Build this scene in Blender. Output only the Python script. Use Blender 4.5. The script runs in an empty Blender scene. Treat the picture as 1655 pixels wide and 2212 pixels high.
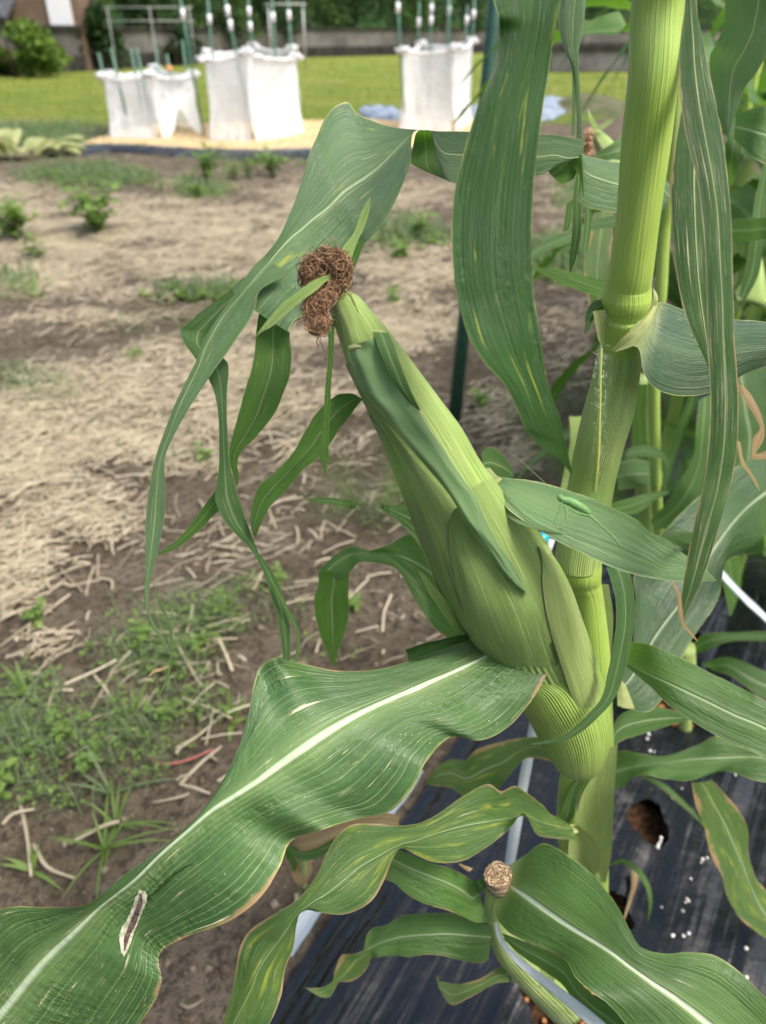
import bpy, bmesh, math, random
import numpy as np
from mathutils import Vector, Matrix, noise as mn
R = math.radians
# ---------------------------------------------------------------- camera, light, exposure
H = 0.93; PITCH = 33.0; FPX = 1597.6; CU, CV = 827.5, 1106.0
scene = bpy.context.scene
COL = scene.collection
cd = bpy.data.cameras.new("camera"); cam = bpy.data.objects.new("camera", cd); COL.objects.link(cam)
cam.location = (0, 0, H); cam.rotation_euler = (R(90 - PITCH), 0, 0)
cd.sensor_fit = 'VERTICAL'; cd.sensor_height = 36; cd.lens = 26
cd.clip_start = 0.02; cd.clip_end = 400
cd.dof.use_dof = True; cd.dof.focus_distance = 0.385; cd.dof.aperture_fstop = 8.5
scene.camera = cam
SUN_EL, SUN_AZ = 60, 118          # azimuth clockwise from +Y
wd = bpy.data.worlds.new("World"); scene.world = wd; wd.use_nodes = True
wn = wd.node_tree; bg = wn.nodes["Background"]
sky = wn.nodes.new("ShaderNodeTexSky"); sky.sky_type = 'NISHITA'; sky.sun_disc = False
sky.sun_elevation = R(SUN_EL); sky.sun_rotation = R(SUN_AZ); sky.dust_density = 6; sky.air_density = 1.2; sky.ozone_density = 1
wn.links.new(sky.outputs[0], bg.inputs[0]); bg.inputs[1].default_value = 0.145
sl = bpy.data.lights.new("sun", 'SUN'); sl.energy = 2.4; sl.angle = R(18); sl.color = (1, .96, .9)
so = bpy.data.objects.new("sun", sl); COL.objects.link(so)
so.rotation_euler = (R(90 - SUN_EL), 0, R(180 - SUN_AZ)); so.location = (0, 0, 6)
scene.view_settings.view_transform = 'Standard'; scene.view_settings.look = 'None'
scene.view_settings.exposure = 0.75; scene.view_settings.gamma = 1
scene.cycles.max_bounces = 8; scene.cycles.transparent_max_bounces = 12
try: scene.cycles.use_denoising = True
except Exception: pass

# ---------------------------------------------------------------- projection helpers (photo unit: 1655 x 2212)
CP, SP = math.cos(R(PITCH)), math.sin(R(PITCH))
def P(u, v, d):
    x = (u - CU) / FPX * d; y = -(v - CV) / FPX * d
    return np.array((x, d * CP + y * SP, H + y * CP - d * SP))
def G(u, v, z=0.0):
    k = -(v - CV) / FPX
    d = (H - z) / (SP - k * CP)
    return P(u, v, d)
def proj(p):
    x, y, z = p[..., 0], p[..., 1], p[..., 2] - H
    d = y * CP - z * SP; yc = y * SP + z * CP
    return CU + FPX * x / d, CV - FPX * yc / d, d

# ---------------------------------------------------------------- object helpers
def tag(o, label=None, cat=None, group=None, kind=None):
    for k, v in (('label', label), ('category', cat), ('group', group), ('kind', kind)):
        if v: o[k] = v
    return o
def empty(name, loc, label, cat, group=None):
    o = bpy.data.objects.new(name, None); o.location = tuple(loc); o.empty_display_size = .05; COL.objects.link(o)
    return tag(o, label, cat, group)
def mesh(name, verts, faces, mat=None, parent=None, uv=None, smooth=True, label=None, cat=None, group=None, kind=None, mats=None, mi=None, col=None):
    verts = np.asarray(verts, dtype=float).reshape(-1, 3)
    org = np.zeros(3)
    pp = parent
    while pp is not None: org = org + np.array(pp.location); pp = pp.parent
    m = bpy.data.meshes.new(name)
    m.from_pydata((verts - org).tolist(), [], [tuple(int(i) for i in f) for f in faces])
    if uv is not None:
        uvl = m.uv_layers.new(name="UVMap"); idx = np.empty(len(m.loops), dtype=np.int64)
        m.loops.foreach_get('vertex_index', idx)
        uvl.data.foreach_set('uv', np.asarray(uv, dtype=np.float32)[idx].ravel())
    if col is not None:
        ca = m.color_attributes.new("zone", 'FLOAT_COLOR', 'POINT')
        c4 = np.ones((len(verts), 4), dtype=np.float32); c4[:, :3] = col; ca.data.foreach_set('color', c4.ravel())
    for mm in (mats or ([mat] if mat else [])): m.materials.append(mm)
    if mi is not None: m.polygons.foreach_set('material_index', np.asarray(mi, dtype=np.int32))
    if smooth: m.polygons.foreach_set('use_smooth', np.ones(len(m.polygons), dtype=bool))
    m.update()
    o = bpy.data.objects.new(name, m); COL.objects.link(o)
    if parent is not None: o.parent = parent
    return tag(o, label, cat, group, kind)
def copy_tree(o, parent=None):
    c = o.copy(); COL.objects.link(c)
    if parent is not None: c.parent = parent
    for ch in list(o.children): copy_tree(ch, c)
    return c
def nz(x, y=0., z=0.): return mn.noise(Vector((x, y, z)))
def catmull(a, per):
    a = np.asarray(a, dtype=float); n = len(a)
    if n < 3: 
        t = np.linspace(0, 1, per * (n - 1) + 1)[:, None]; 
        sh = a.reshape(n, -1); return (sh[0] * (1 - t) + sh[1] * t).reshape((len(t),) + a.shape[1:])
    p = np.concatenate([[2 * a[0] - a[1]], a, [2 * a[-1] - a[-2]]]); out = []
    for i in range(n - 1):
        p0, p1, p2, p3 = p[i], p[i + 1], p[i + 2], p[i + 3]
        for j in range(per):
            t = j / per
            out.append(.5 * ((2 * p1) + (-p0 + p2) * t + (2 * p0 - 5 * p1 + 4 * p2 - p3) * t * t + (-p0 + 3 * p1 - 3 * p2 + p3) * t ** 3))
    out.append(a[-1]); return np.array(out)
def grid_faces(nr, nc, closed=False, off=0):
    f = []
    for i in range(nr - 1):
        for j in range(nc - 1 if not closed else nc):
            a = i * nc + j; b = i * nc + (j + 1) % nc
            f.append((off + a, off + b, off + b + nc, off + a + nc))
    return f
def blade(L, M, Rr, nu, wav, seed, jag, cup=0., tail=True):
    """L, M, Rr: dense world polylines -> vertex grid + uv"""
    n = len(M); s = np.linspace(-1, 1, nu)
    t = np.concatenate([[0], np.cumsum(np.linalg.norm(np.diff(M, axis=0), axis=1))])
    V = np.zeros((n, nu, 3)); UV = np.zeros((n, nu, 2))
    rnd = random.Random(seed); sd = rnd.uniform(0, 90)
    for i in range(n):
        l, m, r = L[i], M[i], Rr[i]
        a, b = np.linalg.norm(m - l), np.linalg.norm(r - m); w = a / max(a + b, 1e-9); w = min(.8, max(.2, w))
        wid = a + b
        al = M[min(i + 1, n - 1)] - M[max(i - 1, 0)]
        nr = np.cross(r - l, al); nn = np.linalg.norm(nr); nr = nr / nn if nn > 1e-12 else np.zeros(3)
        for j, sj in enumerate(s):
            x = (sj + 1) * w if sj < 0 else w + sj * (1 - w)
            jj = 1.0
            q = l * ((x - w) * (x - 1) / (w)) + m * (x * (x - 1) / (w * (w - 1))) + r * (x * (x - w) / (1 - w))
            lin = (l + (m - l) * (sj + 1)) if sj < 0 else (m + (r - m) * sj)
            q = .55 * q + .45 * lin
            e = abs(sj)
            if jag and e > .95: q = q + (m - q) * jag * (.5 + .5 * nz(t[i] * 260 + sj * 9, sd)) + (m - q) * jag * 1.6 * max(0, nz(t[i] * 60 + sj * 40, sd + 4))
            if wav:
                q = q + nr * wid * wav * (e ** 1.6) * nz(t[i] * 22 + (7 if sj > 0 else 0), sd, e * .6)
                q = q + nr * wid * wav * .16 * nz(t[i] * 55, sd + 9, sj * 3.)
            if cup: q = q + nr * wid * cup * (e * e)
            V[i, j] = q; UV[i, j] = ((sj + 1) / 2, t[i])
    return V.reshape(-1, 3), UV.reshape(-1, 2), grid_faces(n, nu)
TILE = {'A': (276.5, 207.4), 'B': (276.5, 864.2), 'C': (691.4, 553.1), 'D': (777.8, 1106.2), 'E': (1103.6, 0), 'F': (1103.6, 737.2),
        'G': (1103.6, 1296.3), 'H': (501.2, 1475.2), 'K': (553.1, 1080.3)}
def T(c, *pts):
    ox, oy = TILE[c]; return [(ox + x / 3., oy + y / 3.) for x, y in pts]
def leaf(name, parent, secs, mat, nu=13, per=5, wav=.02, seed=0, jag=.02, cup=0., label=None, fr=None):
    """secs: (Lu,Lv, Mu,Mv, Ru,Rv, depth_cm [,dL_cm, dR_cm]) ; 5-tuples (Lu,Lv,Ru,Rv,depth_cm) get a middle point"""
    A = []
    for q in secs:
        if len(q) in (5, 6): q = (q[0], q[1], (q[0] + q[2]) / 2, (q[1] + q[3]) / 2, q[2], q[3], q[4]) + ((q[5], q[5]) if len(q) == 6 else ())
        d = q[6]; dl, dr = (q[7], q[8]) if len(q) > 8 else (0, 0)
        A.append((P(q[0], q[1], (d + dl) / 100), P(q[2], q[3], d / 100), P(q[4], q[5], (d + dr) / 100)))
    A = catmull(np.array(A), per)
    V, UV, F = blade(A[:, 0], A[:, 1], A[:, 2], nu, wav, seed, jag, cup)
    return mesh(name, V, F, mat, parent, UV, label=label)
def tube_arrays(C, Ra, Rb, A=None, n=14, cap=True):
    """C centres, Ra vectors (half width), Rb depth half-width scalars"""
    V = []; UV = []; N = len(C); t = np.concatenate([[0], np.cumsum(np.linalg.norm(np.diff(C, axis=0), axis=1))])
    for i in range(N):
        T_ = C[min(i + 1, N - 1)] - C[max(i - 1, 0)]; T_ = T_ / np.linalg.norm(T_)
        a = Ra[i]; ra = np.linalg.norm(a); b = np.cross(T_, a / ra) * Rb[i]
        for j in range(n):
            th = 2 * math.pi * j / n
            V.append(C[i] + a * math.cos(th) + b * math.sin(th)); UV.append((j / n, t[i]))
    F = grid_faces(N, n, True)
    if cap:
        F.append(tuple(range(n))[::-1]); F.append(tuple((N - 1) * n + k for k in range(n)))
    return np.array(V), np.array(UV), F
def pxtube(name, parent, secs, mat, n=20, per=5, flat=1.0, **kw):
    """secs: (Lu,Lv,Ru,Rv,depth_cm[,flat])"""
    C, A = [], []
    for q in secs:
        a, b = P(q[0], q[1], q[4] / 100), P(q[2], q[3], q[4] / 100); C.append((a + b) / 2); A.append((b - a) / 2)
    C = catmull(C, per); A = catmull(A, per); B = [np.linalg.norm(a) * flat for a in A]
    V, UV, F = tube_arrays(C, A, B, n=n)
    return mesh(name, V, F, mat, parent, UV, **kw)
def wtube(pts, rad, n=6, per=1):
    """simple world-space round tube through pts; returns V, F"""
    C = catmull(pts, per) if per > 1 else np.asarray(pts, float)
    r = np.interp(np.linspace(0, 1, len(C)), np.linspace(0, 1, len(rad)), rad) if hasattr(rad, '__len__') else [rad] * len(C)
    A = []
    for i in range(len(C)):
        T_ = C[min(i + 1, len(C) - 1)] - C[max(i - 1, 0)]; T_ /= (np.linalg.norm(T_) + 1e-12)
        up = np.array((0, 0, 1.)) if abs(T_[2]) < .9 else np.array((1., 0, 0))
        a = np.cross(T_, up); a /= np.linalg.norm(a); A.append(a * r[i])
    V, UV, F = tube_arrays(C, A, r, n=n); return V, F
class MB:
    def __init__(s): s.v = []; s.f = []; s.mi = []; s.n = 0
    def add(s, V, F, m=0):
        V = np.asarray(V, float).reshape(-1, 3); s.v.append(V); s.f += [tuple(i + s.n for i in f) for f in F]; s.mi += [m] * len(F); s.n += len(V)
    def box(s, c, d, m=0, rz=0, rx=0):
        c = np.array(c, float); d = np.array(d, float) / 2
        V = np.array([(x, y, z) for x in (-1, 1) for y in (-1, 1) for z in (-1, 1)]) * d
        M = np.array(Matrix.Rotation(rz, 3, 'Z') @ Matrix.Rotation(rx, 3, 'X')); V = V @ M.T + c
        s.add(V, [(0, 1, 3, 2), (4, 6, 7, 5), (0, 4, 5, 1), (2, 3, 7, 6), (0, 2, 6, 4), (1, 5, 7, 3)], m)
    def build(s, name, mats, parent=None, smooth=False, **kw):
        if not isinstance(mats, (list, tuple)): mats = [mats]
        return mesh(name, np.concatenate(s.v), s.f, None, parent, smooth=smooth, mats=list(mats), mi=s.mi, **kw)

from mathutils.bvhtree import BVHTree
def bvh(o):
    org = np.zeros(3); pp = o.parent
    while pp is not None: org = org + np.array(pp.location); pp = pp.parent
    return BVHTree.FromPolygons([tuple(np.array(v.co) + org) for v in o.data.vertices], [tuple(p.vertices) for p in o.data.polygons])
def hit(tree, u, v):
    o = np.array((0, 0, H)); d = P(u, v, 1.) - o; r = tree.ray_cast(Vector(o), Vector(d).normalized())
    return None if r[0] is None else float(proj(np.array(r[0]))[2])
def patch(name, parent, tree, rows, mat, off=.0004, nu=7, per=4, bulge=0., label=None):
    Rw = catmull([[(q[0], q[1]), (q[2], q[3])] for q in rows], per); V = []; UV = []; last = .4; t = 0
    for i, (l, r) in enumerate(Rw):
        for j in range(nu):
            s = j / (nu - 1); q = l + (r - l) * s; h_ = hit(tree, *q); last = h_ if h_ is not None else last
            q = q + np.array((nz(i * 1.7, s * 9), nz(i * 1.3, s * 9, 7))) * 3.5; V.append(P(q[0], q[1], last - off - bulge * math.sin(s * math.pi) * math.sin(math.pi * i / (len(Rw) - 1)))); UV.append((s, i * .004))
    return mesh(name, V, grid_faces(len(Rw), nu), mat, parent, UV, label=label)
# ---------------------------------------------------------------- materials
class NT:
    def __init__(s, name):
        s.m = bpy.data.materials.new(name); s.m.use_nodes = True; s.t = s.m.node_tree; s.t.nodes.clear()
        s.out = s.t.nodes.new('ShaderNodeOutputMaterial')
    def n(s, typ, **kw):
        x = s.t.nodes.new(typ)
        for k, v in kw.items(): setattr(x, k, v)
        return x
    def put(s, sock, v):
        if hasattr(v, 'is_output'): s.t.links.new(v, sock)
        else:
            if isinstance(v, (tuple, list)) and len(v) == 3 and sock.type == 'RGBA': v = tuple(v) + (1,)
            sock.default_value = v
    def math(s, op, a, b=0., c=0., clamp=False):
        x = s.n('ShaderNodeMath', operation=op, use_clamp=clamp); s.put(x.inputs[0], a); s.put(x.inputs[1], b); s.put(x.inputs[2], c); return x.outputs[0]
    def mix(s, f, a, b, blend='MIX'):
        x = s.n('ShaderNodeMix', data_type='RGBA', blend_type=blend); s.put(x.inputs[0], f); s.put(x.inputs[6], a); s.put(x.inputs[7], b); return x.outputs[2]
    def ss(s, v, lo, hi):
        x = s.n('ShaderNodeMapRange', interpolation_type='SMOOTHSTEP'); s.put(x.inputs[0], v); s.put(x.inputs[1], lo); s.put(x.inputs[2], hi); return x.outputs[0]
    def xyz(s, x, y, z=0.):
        c = s.n('ShaderNodeCombineXYZ'); s.put(c.inputs[0], x); s.put(c.inputs[1], y); s.put(c.inputs[2], z); return c.outputs[0]
    def noise(s, vec, scale=1., detail=3., rough=.5, out=0):
        x = s.n('ShaderNodeTexNoise'); s.put(x.inputs['Vector'], vec); s.put(x.inputs['Scale'], scale); s.put(x.inputs['Detail'], detail); s.put(x.inputs['Roughness'], rough); return x.outputs[out]
    def uv(s):
        u = s.n('ShaderNodeUVMap'); p = s.n('ShaderNodeSeparateXYZ'); s.t.links.new(u.outputs[0], p.inputs[0]); return p.outputs[0], p.outputs[1]
    def pos(s, obj=False):
        return (s.n('ShaderNodeTexCoord').outputs['Object'] if obj else s.n('ShaderNodeNewGeometry').outputs['Position'])
    def rnd(s): return s.n('ShaderNodeObjectInfo').outputs['Random']
    def bump(s, h, strength=.3, dist=.001, nrm=None):
        b = s.n('ShaderNodeBump'); s.put(b.inputs['Strength'], strength); s.put(b.inputs['Distance'], dist); s.put(b.inputs['Height'], h)
        if nrm is not None: s.put(b.inputs['Normal'], nrm)
        return b.outputs[0]
    def bsdf(s, col, rough=.5, spec=.5, nrm=None, transl=None, tcol=None, alpha=None, coat=0.):
        p = s.n('ShaderNodeBsdfPrincipled'); s.put(p.inputs['Base Color'], col); s.put(p.inputs['Roughness'], rough); s.put(p.inputs['Specular IOR Level'], spec)
        if coat: s.put(p.inputs['Coat Weight'], coat); s.put(p.inputs['Coat Roughness'], .15)
        if nrm is not None: s.put(p.inputs['Normal'], nrm)
        o = p.outputs[0]
        if transl is not None:
            t = s.n('ShaderNodeBsdfTranslucent'); s.put(t.inputs[0], tcol if tcol is not None else col)
            mx = s.n('ShaderNodeMixShader'); s.put(mx.inputs[0], transl); s.t.links.new(o, mx.inputs[1]); s.t.links.new(t.outputs[0], mx.inputs[2]); o = mx.outputs[0]
        if alpha is not None:
            t = s.n('ShaderNodeBsdfTransparent'); mx = s.n('ShaderNodeMixShader'); s.put(mx.inputs[0], alpha)
            s.t.links.new(t.outputs[0], mx.inputs[1]); s.t.links.new(o, mx.inputs[2]); o = mx.outputs[0]
        s.t.links.new(o, s.out.inputs[0]); return s.m

def leafmat(name, c1, c2, pale=(.30, .42, .16), mid=.009, midc=(.36, .48, .26), veins=26, dmg=.0, brown=0., edge=(.42, .42, .14), transl=.3,
            rough=.38, yellow=0., spec=.5, wide=.30, cross=.5, vs=.45, tc=None, basep=0., specks=.5, coat=0., edgew=.009, rib=0.):
    """corn blade: parallel veins along V, pale midrib, thin yellow rim, dry streaks, brown margins"""
    k = NT(name); s, t = k.uv()
    wob = k.noise(k.xyz(k.math('MULTIPLY', s, 3), k.math('MULTIPLY', t, 9)), 1., 2.)
    sw = k.math('ADD', s, k.math('MULTIPLY', k.math('SUBTRACT', wob, .5), .03))
    big = k.noise(k.xyz(k.math('MULTIPLY', s, 3), k.math('MULTIPLY', t, 14), 3.), 1., 3.)
    fine = k.noise(k.xyz(k.math('MULTIPLY', sw, 230), k.math('MULTIPLY', t, 5)), 1., 2., .6)
    med = k.noise(k.xyz(k.math('MULTIPLY', sw, 55), k.math('MULTIPLY', t, 4), 7.), 1., 2., .6)
    ph = k.math('MULTIPLY', sw, veins * math.pi)
    vein = k.math('POWER', k.math('ABSOLUTE', k.math('SINE', ph)), 46.)
    # sin^22 peaks broaden; keep the thin part
    vein = k.math('MULTIPLY', vein, k.ss(med, .35, .65))
    md = k.math('ABSOLUTE', k.math('SUBTRACT', s, .5))
    col = k.mix(k.ss(big, .3, .7), c1, c2)
    col = k.mix(k.math('MULTIPLY', k.ss(fine, .35, .75), .28), col, k.mix(.5, col, pale))
    col = k.mix(k.math('MULTIPLY', k.ss(med, .5, .8), .16), col, pale)
    col = k.mix(k.math('MULTIPLY', vein, vs), col, pale)
    if wide: col = k.mix(k.math('MULTIPLY', k.ss(md, .16, .0), wide * .6), col, pale)
    if basep:
        col = k.mix(k.ss(t, basep, 0.), col, (.52, .60, .26))
    if mid:
        taper = k.math('MULTIPLY', k.ss(md, mid * 1.9, mid * .6), 1.)
        col = k.mix(taper, col, midc)
    e = k.math('SUBTRACT', .5, md)
    if yellow:
        yn = k.noise(k.xyz(k.math('MULTIPLY', s, 7), k.math('MULTIPLY', t, 22), 5.), 1., 4., .65)
        col = k.mix(k.math('MULTIPLY', k.ss(yn, .62 - .12 * yellow, .74), .75), col, (.42, .46, .05))
    if specks:
        vo = k.n('ShaderNodeTexVoronoi'); k.put(vo.inputs['Vector'], k.xyz(k.math('MULTIPLY', s, 60), k.math('MULTIPLY', t, 330))); k.put(vo.inputs['Scale'], 1.)
        spk = k.math('MULTIPLY', k.ss(vo.outputs['Distance'], .17, .08), k.ss(k.noise(k.xyz(k.math('MULTIPLY', s, 9), k.math('MULTIPLY', t, 30), 2.), 1., 2.), .5, .62))
        col = k.mix(k.math('MULTIPLY', spk, specks), col, (.55, .58, .30))
    if dmg:
        dn = k.noise(k.xyz(k.math('MULTIPLY', sw, 34), k.math('MULTIPLY', t, 16), 11.), 1., 4., .7)
        dm = k.ss(dn, .70 - .10 * dmg, .735 - .07 * dmg)
        col = k.mix(dm, col, (.66, .58, .38))
        dn2 = k.noise(k.xyz(k.math('MULTIPLY', sw, 110), k.math('MULTIPLY', t, 38), 31.), 1., 4., .75)
        col = k.mix(k.math('MULTIPLY', k.ss(dn2, .66 - .06 * dmg, .72 - .05 * dmg), .8), col, (.50, .52, .30))
    ed = k.ss(k.math('ADD', e, k.math('MULTIPLY', k.math('SUBTRACT', k.noise(k.xyz(k.math('MULTIPLY', s, 2), k.math('MULTIPLY', t, 160)), 1., 3.), .5), .02)), edgew * 1.5, edgew * .6)
    col = k.mix(k.math('MULTIPLY', ed, k.math('ADD', .25, k.math('MULTIPLY', k.ss(k.noise(k.xyz(k.math('MULTIPLY', s, 2), k.math('MULTIPLY', t, 34), 61.), 1., 2.), .4, .65), .6))), col, edge)
    if brown:
        bn = k.noise(k.xyz(k.math('MULTIPLY', s, 2.2), k.math('MULTIPLY', t, 16), 21.), 1., 4., .6)
        bm = k.ss(k.math('SUBTRACT', k.math('MULTIPLY', k.ss(bn, .42, .72), brown), e), .0, .03)
        col = k.mix(bm, col, k.mix(fine, (.30, .17, .07), (.52, .38, .20)))
    cr = k.noise(k.xyz(k.math('MULTIPLY', s, 14), k.math('MULTIPLY', t, 230), 1.), 1., 2.)
    crm = k.ss(k.noise(k.xyz(k.math('MULTIPLY', s, 4), k.math('MULTIPLY', t, 12), 9.), 1., 1.), .5, .66)
    hgt = k.math('ADD', k.math('MULTIPLY', fine, .5), k.math('MULTIPLY', med, 1.1))
    hgt = k.math('ADD', hgt, k.math('MULTIPLY', k.math('MULTIPLY', cr, crm), cross * 2.2))
    hgt = k.math('ADD', hgt, k.math('MULTIPLY', vein, -.4))
    if mid: hgt = k.math('ADD', hgt, k.math('MULTIPLY', k.ss(md, mid * 2.6, 0.), -1.6))
    if rib:
        rb = k.math('SINE', k.math('MULTIPLY', sw, veins * 2 * math.pi))
        rbn = k.math('MULTIPLY', rb, k.ss(k.noise(k.xyz(k.math('MULTIPLY', sw, 30), k.math('MULTIPLY', t, 12), 4.), 1., 2.), .3, .6))
        hgt = k.math('ADD', hgt, k.math('MULTIPLY', rbn, rib)); col = k.mix(k.math('MULTIPLY', k.ss(rbn, -.1, -1.), min(1., rib * .75)), col, k.mix(.6, col, tuple(x * .35 for x in c1)))
        fz = k.noise(k.xyz(k.math('MULTIPLY', s, 120), k.math('MULTIPLY', t, 700)), 1., 2.); col = k.mix(k.math('MULTIPLY', k.ss(fz, .62, .72), .25), col, (.62, .66, .42))
    pk = k.noise(k.xyz(k.math('MULTIPLY', s, 5), k.math('MULTIPLY', t, 45), 51.), 1., 3., .6)
    hgt = k.math('ADD', hgt, k.math('MULTIPLY', pk, 2.5 * cross))
    if rib: hgt = k.math('ADD', hgt, k.math('MULTIPLY', k.noise(k.xyz(k.math('MULTIPLY', s, 8), k.math('MULTIPLY', t, 30), 71.), 1., 4., .7), 3. * min(rib, .8)))
    nrm = k.bump(hgt, .6, .0014)
    tcol = k.mix(.5, col, tc or (.20, .50, .02))
    rg = k.math('ADD', rough, k.math('MULTIPLY', k.math('SUBTRACT', big, .5), .25))
    return k.bsdf(col, rg, spec, nrm, transl, tcol, coat=coat)

DK1, DK2 = (.030, .088, .022), (.052, .128, .032)
M = {}
M['leaf'] = leafmat('corn_blade', DK1, DK2, dmg=.35, specks=.6)
M['leaf_big'] = leafmat('corn_blade_broad', (.038, .100, .030), (.066, .150, .042), mid=.015, midc=(.52, .64, .42), dmg=.75, veins=30, wide=.6, cross=1., vs=.75, basep=.0, specks=.9, brown=.05, transl=.16)
M['leaf_blue'] = leafmat('corn_blade_bluish', (.055, .120, .050), (.088, .170, .068), dmg=.45, mid=.010, rough=.42, wide=.3, yellow=.25, specks=.9, transl=.16)
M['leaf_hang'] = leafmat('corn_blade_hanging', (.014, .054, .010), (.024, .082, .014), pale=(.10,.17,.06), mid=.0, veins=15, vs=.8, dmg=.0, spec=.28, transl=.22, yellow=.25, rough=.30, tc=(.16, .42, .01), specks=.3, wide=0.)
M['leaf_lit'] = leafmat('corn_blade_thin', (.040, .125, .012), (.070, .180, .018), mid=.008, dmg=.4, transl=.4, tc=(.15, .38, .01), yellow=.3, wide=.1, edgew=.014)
M['leaf_worn'] = leafmat('corn_blade_worn', (.055, .125, .030), (.085, .165, .040), mid=.007, dmg=.6, brown=.10, yellow=.9, edge=(.5, .40, .18), edgew=.018, specks=.8, wide=.15, cross=.9)
M['leaf_dry'] = leafmat('corn_blade_streaked', (.024, .072, .018), (.042, .105, .026), mid=.012, midc=(.45, .48, .28), dmg=1.15, brown=.12, spec=.3, edge=(.6, .50, .30), edgew=.028, vs=.5, pale=(.18,.26,.12), specks=.6)
M['leaf_mid'] = leafmat('corn_blade_midgreen', (.048, .128, .026), (.080, .180, .038), mid=.014, dmg=.25, brown=.05, vs=.5, cross=.8, wide=.5)
M['leaf_burn'] = leafmat('corn_blade_scorched', (.075, .150, .040), (.11, .19, .05), mid=.014, dmg=.3, brown=.22, yellow=.9, edge=(.35, .25, .08))
M['leaf_bg'] = leafmat('corn_blade_neighbour', (.045, .125, .028), (.085, .190, .045), mid=.018, dmg=.3, brown=.06, transl=.42, specks=.3, wide=.4)
M['leaf_brown'] = leafmat('corn_blade_withered', (.30, .20, .10), (.48, .37, .20), mid=.0, dmg=.5, brown=.5, transl=.3, edge=(.3, .2, .1), tc=(.5, .35, .15), pale=(.6, .5, .3), rough=.6, spec=.2)
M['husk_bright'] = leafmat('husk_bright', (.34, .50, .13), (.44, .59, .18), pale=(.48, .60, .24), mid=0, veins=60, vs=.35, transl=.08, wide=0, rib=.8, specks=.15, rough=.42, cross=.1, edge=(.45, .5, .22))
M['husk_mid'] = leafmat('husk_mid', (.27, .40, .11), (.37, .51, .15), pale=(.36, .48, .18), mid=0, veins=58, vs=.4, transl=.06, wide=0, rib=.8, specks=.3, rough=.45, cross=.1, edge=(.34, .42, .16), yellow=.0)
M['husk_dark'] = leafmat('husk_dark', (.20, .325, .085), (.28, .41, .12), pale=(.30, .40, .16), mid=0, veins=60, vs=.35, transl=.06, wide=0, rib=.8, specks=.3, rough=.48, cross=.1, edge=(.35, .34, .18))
M['husk_pale'] = leafmat('husk_pale', (.34, .47, .13), (.44, .57, .18), pale=(.50, .62, .27), mid=0, veins=34, vs=.4, transl=.1, wide=0, rib=.9, specks=.3, rough=.4, cross=.2, edge=(.45, .36, .25), edgew=.03)
M['husk_blade'] = leafmat('husk_blade', (.15, .27, .115), (.21, .33, .14), pale=(.25, .38, .15), mid=.0, veins=24, vs=.25, transl=.2, wide=0, edge=(.55, .56, .28), edgew=.025, yellow=.1, dmg=.15)
M['sheath'] = leafmat('leaf_sheath', (.23, .36, .06), (.31, .45, .085), pale=(.42, .55, .22), mid=0, veins=95, vs=.4, transl=.04, wide=0, rib=.42, specks=.2, rough=.38, cross=0)
M['stalk'] = leafmat('stalk_skin', (.30, .45, .075), (.40, .55, .11), pale=(.42, .55, .18), mid=0, veins=34, vs=.25, transl=.0, wide=0, rib=.10, specks=.1, rough=.35, cross=0, edgew=.0001)
M['stalk_sheath'] = leafmat('stalk_sheath_skin', (.33, .46, .13), (.40, .53, .17), pale=(.34, .46, .19), mid=0, veins=70, vs=.5, transl=.0, wide=0, rib=.6, specks=.2, rough=.42, cross=0, edgew=.0001)
M['collar'] = leafmat('leaf_collar', (.42, .48, .16), (.55, .58, .26), pale=(.65, .66, .4), mid=0, veins=30, vs=.3, transl=.2, wide=0, edge=(.35, .25, .12), specks=0, brown=.08)
M['tipleaf'] = leafmat('husk_tip_leaf', (.20, .33, .085), (.30, .42, .12), pale=(.45, .55, .25), mid=0, veins=20, transl=.3, wide=0, dmg=.2, edge=(.5, .48, .2), edgew=.05)
def simple(name, c1, c2, scale=20., rough=.6, spec=.4, bump=.3, bd=.002, transl=None, obj=False, detail=4., tcol=None, alpha=None, lo=.35, hi=.65):
    k = NT(name); p = k.pos(obj); n1 = k.noise(p, scale, detail, .6)
    col = k.mix(k.ss(n1, lo, hi), c1, c2)
    return k.bsdf(col, rough, spec, k.bump(k.noise(p, scale * 3, 3), bump, bd), transl, tcol, alpha)
M['silk'] = simple('corn_silk', (.035, .018, .010), (.20, .11, .06), 320, .6, .3, .3, .0005)
M['stake'] = simple('green_steel_pipe', (.012, .055, .035), (.022, .080, .050), 60, .35, .5, .05, .0005)
M['stake_far'] = simple('thin_green_rod', (.05, .15, .10), (.07, .19, .13), 30, .4, .5, .05, .001)
M['net'] = None
def rows_mat():
    pass
def tapemat():
    k = NT('plastic_tape'); s, t = k.uv()
    st = k.noise(k.xyz(k.math('MULTIPLY', s, 40), k.math('MULTIPLY', t, 3)), 1., 3., .6)
    col = k.mix(k.ss(st, .3, .7), (.42, .49, .53), (.66, .72, .75))
    return k.bsdf(col, .3, .5, k.bump(st, .5, .001), .2, col)
M['tape'] = tapemat()
M['perlite'] = simple('perlite', (.50, .47, .42), (.72, .70, .64), 300, .8, .2, .4, .001)
M['cyan'] = simple('cyan_plastic', (.0, .25, .32), (.0, .33, .40), 40, .35, .5, .05, .001)
M['katydid'] = simple('katydid_skin', (.12, .27, .08), (.19, .37, .13), 900, .45, .4, .5, .0003, transl=.15, tcol=(.2, .6, .1))
M['tagwhite'] = simple('white_tag', (.80, .80, .84), (.88, .88, .92), 30, .5, .4, .02, .001)
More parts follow.
